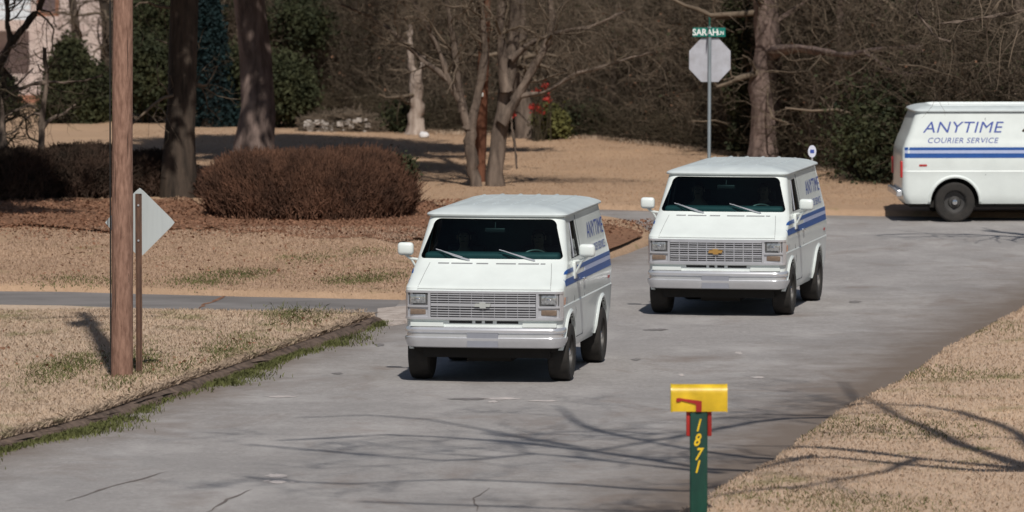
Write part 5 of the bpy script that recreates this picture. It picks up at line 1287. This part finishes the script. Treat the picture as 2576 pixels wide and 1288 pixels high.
# tall tufts along the far wood edge
x = rng.uniform(-9, 10, 12000); y = edge_y(x)-.1+rng.normal(size=len(x))*.3
blades('edge_grass', x, y, np.full(len(x), .12), .08, .008, 'blade_tan', .4)
x = rng.uniform(-9, 13, 70000); y = rng.uniform(110, 142, 70000); ok = (y < edge_y(x)) & (y > 110.4); x, y = x[ok], y[ok]
xm, ym_ = inside_px(90000, -8.5, 1.6, 85, 103)
okm = np.ones(len(xm), bool); o2 = np.argsort(drive_far_l[:, 0]); okm &= ym_ > np.interp(xm, drive_far_l[o2, 0], drive_far_l[o2, 1])+.03; l2o = L2_line[:len(L2_line)//2]
okm &= ~(xm > -1.7-(0*xm)) | (ym_ > 86+(xm+1.7)*5.2)
blades('grass', xm[okm], ym_[okm], lz(xm[okm], ym_[okm], .112, .03), .030, .006, 'lawn_mid')
blades('grass', x, y, lz(x, y, .112, .03), .026, .007, 'lawn_far', .4)

# ------------------------------------------------------------------ bare tree outside the right edge that throws its shadow across road and lawn
TAN = math.tan(SUN_EL); SX, SY = SUN_H.x, SUN_H.y
def limb(px, z0, z1, K=16):
    """a limb at height z0..z1 whose shadow runs through these ground points"""
    q = resample([tuple(G(*p)) for p in px], K); z = z0+(z1-z0)*np.linspace(0, 1, K)**.8; z = z+np.sin(np.linspace(0, 9, K)+z1)*.12
    z = np.maximum(z, 5.75); q[:, 0] += SX*z/TAN; q[:, 1] += SY*z/TAN; q[:, 2] = z; return q
c_px = (2625, 1218); c0 = limb([c_px, (2600, 1210)], 6.2, 6.2)[0]
X0, Y0 = c0[0]+.1, c0[1]
_w = [(limb([c_px, (2500, 1185), (2380, 1140), (2250, 1080), (2160, 1020), (2120, 960)], 6.2, 10), .15, .016),
      (limb([c_px, (2480, 1203), (2300, 1188), (2050, 1158), (1850, 1150), (1640, 1112), (1480, 1080), (1400, 1020)], 6.2, 9.0), .12, .016),
      (limb([c_px, (2450, 1215), (2250, 1200), (2040, 1182), (1820, 1190), (1600, 1150), (1300, 1112), (1000, 1092), (700, 1108)], 6.2, 9.5), .11, .016),
      (limb([c_px, (2560, 1130), (2420, 1075), (2250, 1048), (2080, 1045), (1900, 1040), (1740, 1060)], 6.2, 9.5), .12, .016),
      (limb([(2150, 1048), (1950, 1052), (1700, 1100), (1500, 1135), (1200, 1078), (1000, 1040), (760, 1050)], 7.6, 10.5), .07, .016),
      (limb([(2040, 1182), (1880, 1215), (1700, 1238), (1400, 1214), (1100, 1204), (850, 1222), (620, 1200)], 7.4, 9.5), .08, .016),
      (limb([(1820, 1190), (1640, 1172), (1350, 1140), (1150, 1162), (900, 1142), (620, 1118)], 8.0, 10), .07, .016),
      (limb([(2300, 1188), (2200, 1225), (2000, 1262), (1700, 1290), (1300, 1275), (900, 1262)], 7.0, 9.5), .08, .016)]
st = [([(X0+.1, Y0, -.2), (X0, Y0, 3), tuple(c0+np.array([0, 0, .1]))], .26, .20), ([tuple(c0), (X0+.9, Y0+.3, 8.5), (X0+1.6, Y0, 11.5)], .13, .05)]
tr = tree('bare_tree', st+[(q_, a_*.78, b_*.8) for q_, a_, b_ in _w], [], 'bare tree outside the right edge whose branch shadows cross the road', ('bark', 'twig'))
b0 = np.array(tr.location)
cp, cr = np.array([resample(q, 14) for q, _, _ in _w]), np.array([np.linspace(a_*.8, b_*.8, 14) for _, a_, b_ in _w]); parts = []
for sp_ in [dict(cnt=7, L=2.6, rr=.55, spread=.55, up=.16, K=8, t0=.22, wob=.28, bias=(-.2, .1, 0)), dict(cnt=5, L=1.3, rr=.5, spread=.6, up=.08, K=6, t0=.15, wob=.34, rmin=.013), dict(cnt=3, L=.7, rr=.6, spread=.6, up=.05, K=4, t0=.15, wob=.28, rmin=.008)]:
    cp, cr = grow(cp, cr, **sp_); cp[:, :, 2] = np.maximum(cp[:, :, 2], 5.85); parts.append(tubes(cp, cr, 4))
V, Fc = joinVF(parts); link('branches', np_mesh('branches', V-b0, Fc, M['twig']), tr)
